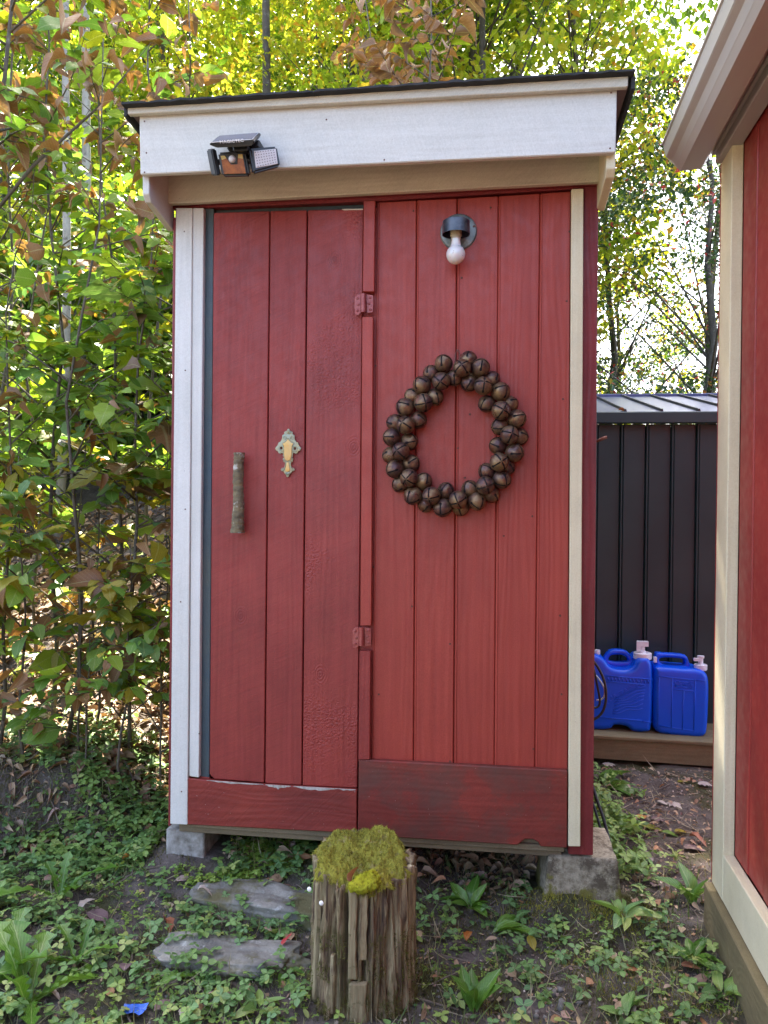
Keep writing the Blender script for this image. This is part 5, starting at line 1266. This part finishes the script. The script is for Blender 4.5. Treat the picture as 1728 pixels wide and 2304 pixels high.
# grass
x, y, z = spread_pts(6500, -2.2, 1.2, 1.7, 3.3, lambda x, y: np.clip(.25+.5*(fbm(x, y, 3., 23, 3) > .2)+.35*(np.abs(y-2.05) < .35)*(x > -.1), 0, 1)); n = len(x)
o = link('grass', scatter_mesh('grass', (BL2[0]*np.array([.5, 1, 1.4]), BL2[1], BL2[2]), np.stack([x, y, z-.002], -1), frames(rng.uniform(0, 6.283, n), rng.uniform(.15, 1.3, n), rng.normal(0, .5, n)), rng.uniform(.025, .085, n)), 'grass'); o['kind'] = 'stuff'
x, y, z = spread_pts(22000, -2.3, .95, 1.4, 2.8, lambda x, y: np.clip(.3+.5*(fbm(x, y, 5., 33, 3) > .0), 0, 1)); n = len(x)
o = link('short_grass', scatter_mesh('short_grass', (BL2[0]*np.array([.8, 1, 1.4]), BL2[1], BL2[2]), np.stack([x, y, z-.002], -1), frames(rng.uniform(0, 6.283, n), rng.uniform(.1, 1.2, n), rng.normal(0, .5, n)), rng.uniform(.010, .034, n)), 'grass'); o['kind'] = 'stuff'
x, y, z = spread_pts(2600, -2.4, 1.5, 1.7, 4.1, lambda x, y: np.clip(.35+.6*(x > .2)+.5*(y > 2.8), 0, 1)); n = len(x)
o = link('dry_grass', scatter_mesh('dry_grass', (BL2[0]*np.array([.35, 1, .6]), BL2[1], BL2[2]), np.stack([x, y, z+.004], -1), frames(rng.uniform(0, 6.283, n), rng.normal(.08, .18, n), rng.normal(0, .8, n)), rng.uniform(.03, .12, n)), 'straw'); o['kind'] = 'stuff'
# moss on the ground, the stones and the right block
def mossy(n, x0, x1, y0, y1, dens, ln, mat, lift=0.):
    x = rng.uniform(x0, x1, n); y = rng.uniform(y0, y1, n); k = ~((x-SC.x)**2+(y-SC.y)**2 < .14**2) & (rng.random(n) < dens(x, y)); x, y = x[k], y[k]
    return tufts('ground_moss', np.stack([x, y, gh(x, y)+lift], -1), ln, mat, None, .9)
mossy(17000, -.30, .72, 2.36, 2.70, lambda x, y: sst(-.30, -.12, x)*(1-sst(.55, .72, x+.2*np.sin(y*30)*.1))*sst(2.36, 2.44, y+.02*np.sin(x*23))*(.3+.7*(fbm(x, y, 9, 5, 3) > -.3)), .010, 'moss_dark')
mossy(16000, -.05, .68, 2.40, 2.66, lambda x, y: np.exp(-((x-.33)/.20)**2-((y-2.555+.03*np.sin(x*17))/.045)**2)*(.4+.6*(fbm(x, y, 16, 3, 2) > -.3)), .012, 'moss', .004)
mossy(9000, -1.05, -.4, 2.12, 2.48, lambda x, y: .3+.7*(fbm(x, y, 9, 8, 2) > 0), .012, 'moss_dark')
mossy(16000, -.2, .85, 1.7, 2.3, lambda x, y: 1.*(fbm(x, y, 4, 15, 3) > .1), .010, 'moss_dark')
mossy(14000, -.2, .9, 1.6, 2.4, lambda x, y: 1.*(fbm(x, y, 4.5, 45, 3) > .15), .011, 'moss')
mossy(7000, -1.9, -1.0, 2.55, 2.9, lambda x, y: .6*(fbm(x, y, 6, 25, 3) > .1), .014, 'moss_dark')
mossy(16000, -2.4, -1.12, 2.64, 3.02, lambda x, y: .15+.85*(fbm(x, y, 5, 31, 3) > .0), .014, 'moss_dark')
# moss cushion on the right block's corner
mc = at(1308, 1862, 2.68); V = []; F = []
for i in range(16):
    for j in range(30):
        a, t = 2*math.pi*j/30, math.pi*i/15; q = .034*(1+.2*noise.noise(Vector((math.cos(a)*3, math.sin(a)*3, t*2)))); V.append((mc.x+q*math.sin(t)*math.cos(a), mc.y+q*math.sin(t)*math.sin(a), mc.z+.75*q*math.cos(t)))
for i in range(15):
    for j in range(30): F.append((i*30+j, i*30+(j+1) % 30, (i+1)*30+(j+1) % 30, (i+1)*30+j))
m = MBs(); m.add(V, F); mo = m.build('moss_cushion', 'moss_dark', None, True); tag(mo, 'dark green moss cushion on the outer corner of the right concrete block', 'moss')
tufts('moss_tufts', [V[random.randrange(len(V)-90)] for _ in range(1800)], .007, 'moss_dark', mo)
# pebbles, twigs, litter
PB = (np.array([(0, 0, 1), (1, 0, 0), (.3, 1, .1), (-1, .2, 0), (-.2, -1, -.1), (0, 0, -1)], float), [(0, 1, 2), (0, 2, 3), (0, 3, 4), (0, 4, 1), (5, 2, 1), (5, 3, 2), (5, 4, 3), (5, 1, 4)], np.zeros((6, 2)))
x, y, z = spread_pts(3800, -2.0, 1.4, 1.7, 4.1); n = len(x)
o = link('pebbles', scatter_mesh('pebbles', PB, np.stack([x, y, z], -1), flat_frames(n, 1.), np.stack([rng.uniform(.002, .009, n)]*3, -1)*rng.uniform(.4, 1, (n, 3)), None, False), 'pebble'); o['kind'] = 'stuff'
x, y, z = spread_pts(14, .1, .35, 2.05, 2.2); n = len(x)
o = link('gravel', scatter_mesh('gravel', PB, np.stack([x, y, z+.005], -1), flat_frames(n, 1.), np.stack([rng.uniform(.012, .022, n)]*3, -1)*rng.uniform(.4, 1, (n, 3)), None, False), 'pebble'); o['kind'] = 'stuff'
CH = (np.array([(-.5, -.3, 0), (.5, -.4, .1), (.6, .3, -.05), (-.4, .4, .12)], float), [(0, 1, 2, 3)], np.array([(-1, 0), (1, 0), (1, 1), (-1, 1)], float))
for q, (mt, nn_) in enumerate((('leaf_litter', 5200), ('leaf_pale', 1500), ('twig', 2500))):
    x, y, z = spread_pts(int(nn_*1.2), -2.3, 1.3, 1.4, 4.1, lambda x, y: np.clip(.45+.55*(x > -.3)+.4*(y > 2.9), 0, 1)); n = len(x)
    o = link('soil_debris', scatter_mesh('soil_debris', CH, np.stack([x, y, z+rng.uniform(.001, .008, n)], -1), flat_frames(n, .45), np.stack([rng.uniform(.003, .012, n), rng.uniform(.003, .022, n), rng.uniform(.003, .01, n)], -1)*(1 if mt != 'leaf_pale' else .7), None, False), mt); o['kind'] = 'stuff'
m = MBs()
for i in range(640):
    hill_ = i < 330
    x, y = (random.uniform(-2.6, -1.1), random.uniform(2.75, 4.2)) if hill_ else (random.uniform(-1.5, 1.25), random.uniform(1.75, 4.05))
    if bool(blocked(np.array(x), np.array(y))): continue
    a = random.uniform(0, 6.283); L = random.uniform(.03, .16 if not hill_ else .30); q = []
    for k in range(4):
        xx, yy = x+math.sin(a)*L*k/3+random.uniform(-.006, .006), y+math.cos(a)*L*k/3+random.uniform(-.006, .006); q.append((xx, yy, G(xx, yy)+random.uniform(.003, .014)+(.02*k if hill_ and i % 3 == 0 else 0)))
    m.tube(q, [random.uniform(.0009, .0028)]*3+[.0007], 4)
m.build('twigs', 'twig')['kind'] = 'stuff'
# roots hanging over the bank at the left
m = MBs()
for i in range(70):
    x = random.uniform(-2.2, -1.2); y = 2.93+random.uniform(-.10, .04); z = G(x, y)+.012; L = random.uniform(.05, .20); q = []; a = random.gauss(0, .35)
    for k in range(6):
        f = k/5; q.append((x+a*L*f+.012*noise.noise(Vector((i, f*4, 0))), y-.03-.16*L/.2*f, max(z-L*f*1.15+.02*math.sin(f*3), G(x+a*L*f, y-.03-.16*L/.2*f)+.008)))
    m.tube(q, [.0013*(1-f_/7) for f_ in range(6)], 4)
m.build('hanging_roots', 'twig')['kind'] = 'stuff'
LT = [leaf_arrays(.5, 4, .8, .35, .5, 0, seed=51, twist=.15), leaf_arrays(.55, 4, .8, .1, .25, 0, seed=52), leaf_arrays(.45, 4, .8, .6, .7, 0, seed=53, twist=-.2)]
for q, (n_, x0, x1, y0, y1, l0, l1, dn) in enumerate(((3200, -3.6, -1.12, 2.98, 5.6, .035, .085, None), (2200, -3.2, -1.12, 3.0, 4.8, .025, .075, None), (260, -2.3, -1.12, 2.68, 2.95, .025, .06, None), (900, .4, 1.3, 2.6, 4.1, .010, .032, lambda x, y: .6), (420, -1.9, .9, 1.75, 2.8, .02, .055, lambda x, y: .5), (900, -1.0, .35, 2.66, 3.8, .03, .07, None))):
    x, y, z = spread_pts(n_, x0, x1, y0, y1, dn); n = len(x)
    o = link('leaf_litter', scatter_mesh('leaf_litter', LT[q % 3] if q not in (1,) else maple_arrays(7, .5), np.stack([x, y, z+rng.uniform(.004, .03, n)], -1), frames(rng.uniform(0, 6.283, n), rng.normal(0, .35, n), rng.normal(0, .5, n)), rng.uniform(l0, l1, n)), 'leaf_litter'); o['kind'] = 'stuff'
# ------------------------------------------------------------------ single fallen leaves
FS = {'o': leaf_arrays(.6, 7, .85, .08, .10, .03, seed=61), 'c': leaf_arrays(.5, 7, .8, .5, .6, .06, seed=62, twist=.12), 'm': maple_arrays(63, .35), 'b': leaf_arrays(.72, 7, .95, .12, .25, .04, seed=64)}
def fallen(u, v, L, k, mat, yaw, label, lift=.012, pitch=0., roll=0., p=None):
    me = single('fallen_leaf', FS[k], mat); o = bpy.data.objects.new('fallen_leaf', me); COL.objects.link(o)
    c = p or gpt(u, v)+Vector((0, 0, lift)); o.matrix_world = xform(c-Vector((math.sin(yaw)*L/2, math.cos(yaw)*L/2, 0)), yaw, pitch, roll, L); tag(o, label, 'leaf', 'fallen leaves'); return o
fallen(368, 2013, .07, 'c', 'leaf_rust', 2.2, 'curled rust brown leaf on the earth left of the lower stepping stone', .025, .2, .5)
fallen(620, 2065, .048, 'o', 'leaf_red', .4, 'bright red leaf at the right end of the lower stepping stone', .045, .35, .5)
fallen(214, 1996, .085, 'b', 'leaf_mauve', 1.7, 'large mauve brown leaf lying flat among the strawberry plants', .03)
fallen(282, 1872, .055, 'c', 'leaf_orange', .9, 'curled tan orange leaf among the green plants below the left block', .035, .2)
fallen(188, 1975, .06, 'c', 'leaf_pale', .2, 'pale rolled leaf standing beside the large mauve brown one', .03, .6)
fallen(362, 2185, .075, 'b', 'leaf_mauve', .6, 'dark mottled oval leaf at the bottom between the dandelion and the stump', .02)
fallen(270, 2120, .06, 'b', 'leaf_mauve', 2.8, 'brown leaf folded over the plants above the blue wrapper', .03, .5)
fallen(405, 2192, .045, 'm', 'leaf_pale', 1., 'grey angular leaf fragment at the bottom left of the stump', .012)
fallen(471, 2165, .042, 'm', 'leaf_yellow', 3., 'yellow lobed leaf on the grass left of the stump', .03, -.5)
fallen(445, 1965, .050, 'c', 'leaf_pale', 1.2, 'pale curled leaf on the face of the upper stepping stone', .07)
fallen(772, 1883, .050, 'c', 'leaf_rust', .15, 'pinkish brown leaf standing upright in the moss on top of the stump', 0, 1.25, 1.9, at(766, 1896, 2.05))
fallen(1476, 1693, .055, 'o', 'leaf_yellow', 1.3, 'yellow brown leaf on the soil in front of the platform beam')
fallen(1459, 1742, .075, 'm', 'leaf_pale', 2.4, 'pale star shaped maple leaf on the dark path')
fallen(1432, 1739, .050, 'o', 'leaf_pale', 2.3, 'small pale oval leaf just left of the star shaped one')
fallen(1414, 1795, .085, 'o', 'leaf_yellow', 2.0, 'large yellow and green oval leaf on the path')
fallen(1449, 1806, .065, 'o', 'leaf_clover', 2.1, 'dull olive oval leaf between the two yellow ones on the path')
fallen(1475, 1802, .065, 'o', 'leaf_yellow', 1.5, 'pale yellow oval leaf lying crosswise on the path')
fallen(1425, 1772, .065, 'm', 'leaf_mauve', 1., 'purple brown maple leaf on the path')
fallen(1387, 1766, .055, 'm', 'leaf_orange', .3, 'small orange leaf at the edge of the green plants')
fallen(1510, 1822, .07, 'c', 'leaf_rust', 2.2, 'folded pinkish brown leaf by the wall corner of the red building', .02, .2)
fallen(1503, 1838, .085, 'o', 'leaf_mauve', 1.7, 'grey leaf lying under the folded pinkish one')
fallen(1405, 1862, .10, 'c', 'leaf_pale', 1.9, 'long pale rolled leaf across the path')
fallen(1346, 1863, .05, 'o', 'leaf_pale', 1.7, 'pale leaf right of the moss cushion of the block')
fallen(1416, 1916, .055, 'b', 'leaf_mauve', .3, 'dark purple oval leaf in the middle of the path')
fallen(1363, 2106, .055, 'o', 'leaf_rust', 1.6, 'pinkish red oval leaf in the lower right, the left one of two', .02)
fallen(1494, 2101, .055, 'o', 'leaf_rust', 1.7, 'pinkish leaf near the base of the red building', .02)
fallen(1011, 2035, .05, 'c', 'leaf_orange', .2, 'rusty orange curled leaf right of the stump', .02, .5)
fallen(1150, 2060, .05, 'o', 'leaf_yellow', 2.8, 'yellow orange leaf hanging on a weed right of the stump', .04, -.4)
fallen(1165, 2108, .045, 'c', 'leaf_orange', 1.3, 'dark orange rolled leaf in front of the weeds right of the stump', .015)
fallen(1298, 1770, .05, 'o', 'leaf_yellow', .8, 'yellow leaf beside the black cord', .05)
fallen(1318, 1657, .07, 'm', 'leaf_pale', 1.2, 'pale crinkled leaf against the platform beam', .02)
fallen(1525, 1700, .07, 'm', 'leaf_pale', 1.8, 'pale brown leaf on the soil next to the corner trim', .02)
fallen(120, 2160, .04, 'c', 'leaf_pale', 1.5, 'light brown leaf scrap right of the big dandelion', .02)
fallen(1335, 933, 0.05, 'c', 'leaf_rust', 1.2, 'rust coloured leaf caught on the eave of the metal shed', 0, .1, .3, at(1400, 938, YW-.03)*0+Vector((at(1345, 905, YW-.03).x, YW-.03, hh+.012)))
# blue wrapper
p = gpt(290, 2198); m = MBs(); V = []; F = []
for i in range(7):
    for j in range(5): V.append((p.x+(i-3)*.011, p.y+(j-2)*.010, p.z+.02+.012*noise.noise(Vector((i*.9, j*.9, 3)))+.004*((i+j) % 2)))
for i in range(6):
    for j in range(4): F.append((i*5+j, (i+1)*5+j, (i+1)*5+j+1, i*5+j+1))
m.add(V, F); tag(m.build('wrapper', 'foil'), 'crumpled blue wrapper on the ground at the bottom edge', 'wrapper')
# ------------------------------------------------------------------ single weeds
DL = [leaf_arrays(.26, 12, .8, .35, .35, 0, jag=1, seed=71), leaf_arrays(.24, 12, .8, .3, .7, 0, jag=1, seed=72, twist=.12)]
PL = [leaf_arrays(.42, 7, .95, .3, .45, 0, seed=73), leaf_arrays(.36, 7, .9, .4, .3, 0, seed=74, twist=.1)]
DLm = [single('leaf', b, 'leaf_dandelion') for b in DL]; PLm = [single('leaf', b, 'leaf_dandelion') for b in PL]; PGm = [single('leaf', b, 'leaf_ground') for b in PL]
def weed(name, u, v, n, L, meshes, label, pitch=(.2, 1.1), yaws=None, seed=0, cat='weed', p=None):
    r = random.Random(seed); c = p or gpt(u, v); t = empty(name, c, label, cat)
    for i in range(n):
        yaw = (yaws[i % len(yaws)]+r.uniform(-.25, .25)) if yaws else 6.283*i/n+r.uniform(-.4, .4)
        o = bpy.data.objects.new('leaf', meshes[i % len(meshes)]); COL.objects.link(o); o.parent = t; o.matrix_basis = xform(Vector((math.sin(yaw)*.008, math.cos(yaw)*.008, .004)), yaw, r.uniform(*pitch), r.uniform(-.5, .5), L*r.uniform(.7, 1.15))
    return t
weed('dandelion', 130, 1945, 5, .17, DLm, 'upright dandelion with two tall notched leaves left of the left block', (.9, 1.45), seed=1)
weed('dandelion', 165, 2085, 5, .15, DLm, 'bright green dandelion with broad leaves above the mauve leaf', (.5, 1.3), seed=2)
weed('dandelion', 60, 2175, 9, .19, DLm, 'large shiny dandelion clump in the lower left corner', (.5, 1.3), seed=3)
weed('dandelion', 430, 2110, 7, .13, DLm, 'sprawling dandelion below the lower stepping stone', (.1, .6), seed=4)
weed('dandelion', 10, 2120, 6, .17, DLm, 'dandelion cut off by the left edge of the picture', (.4, 1.2), seed=14)
weed('plantain', 1017, 1965, 8, .095, PLm, 'leafy green rosette in front of the mossy ground right of the stump', (.5, 1.2), seed=5)
weed('plantain', 1060, 2015, 3, .14, PLm, 'long narrow leaves leaning right of the rosette', (.15, .4), yaws=[1.6, 1.9, 1.3], seed=6)
weed('plantain', 1022, 2190, 6, .13, PLm, 'bright upright plant at the bottom right of the stump', (1., 1.5), seed=7)
weed('plantain', 620, 2100, 7, .055, PLm, 'small round leaved plant left of the stump', (.2, .9), seed=8)
weed('plantain', 560, 2185, 6, .07, PGm, 'cluster of oval leaves at the bottom left of the stump', (.2, .9), seed=18)
weed('seedling', 1497, 1955, 5, .12, PLm, 'tall weed beside the corner of the red building', (.9, 1.5), seed=9)
weed('seedling', 1345, 1985, 7, .10, PGm, 'grey green weed in front of the path', (.3, 1.), seed=10)
weed('seedling', 1560, 2150, 7, .085, PGm, 'strawberry like weed at the foot of the red building in the lower right', (.2, .8), seed=11)
weed('seedling', 1495, 2075, 6, .085, PLm, 'weed with toothed leaves beside the timber sill', (.3, 1.), seed=12)
weed('seedling', 1350, 2200, 7, .075, PGm, 'spreading weed at the bottom right edge', (.2, .8), seed=20)
weed('burdock', 1306, 1700, 5, .17, PLm, 'big leaved dark plant behind the right corner post', (.1, .8), seed=13, yaws=[.9, 1.5, 2.1, .3, 2.6])
weed('burdock', 1312, 1775, 5, .13, PGm, 'broad leaves around the foot of the black cord', (.1, .7), seed=23)
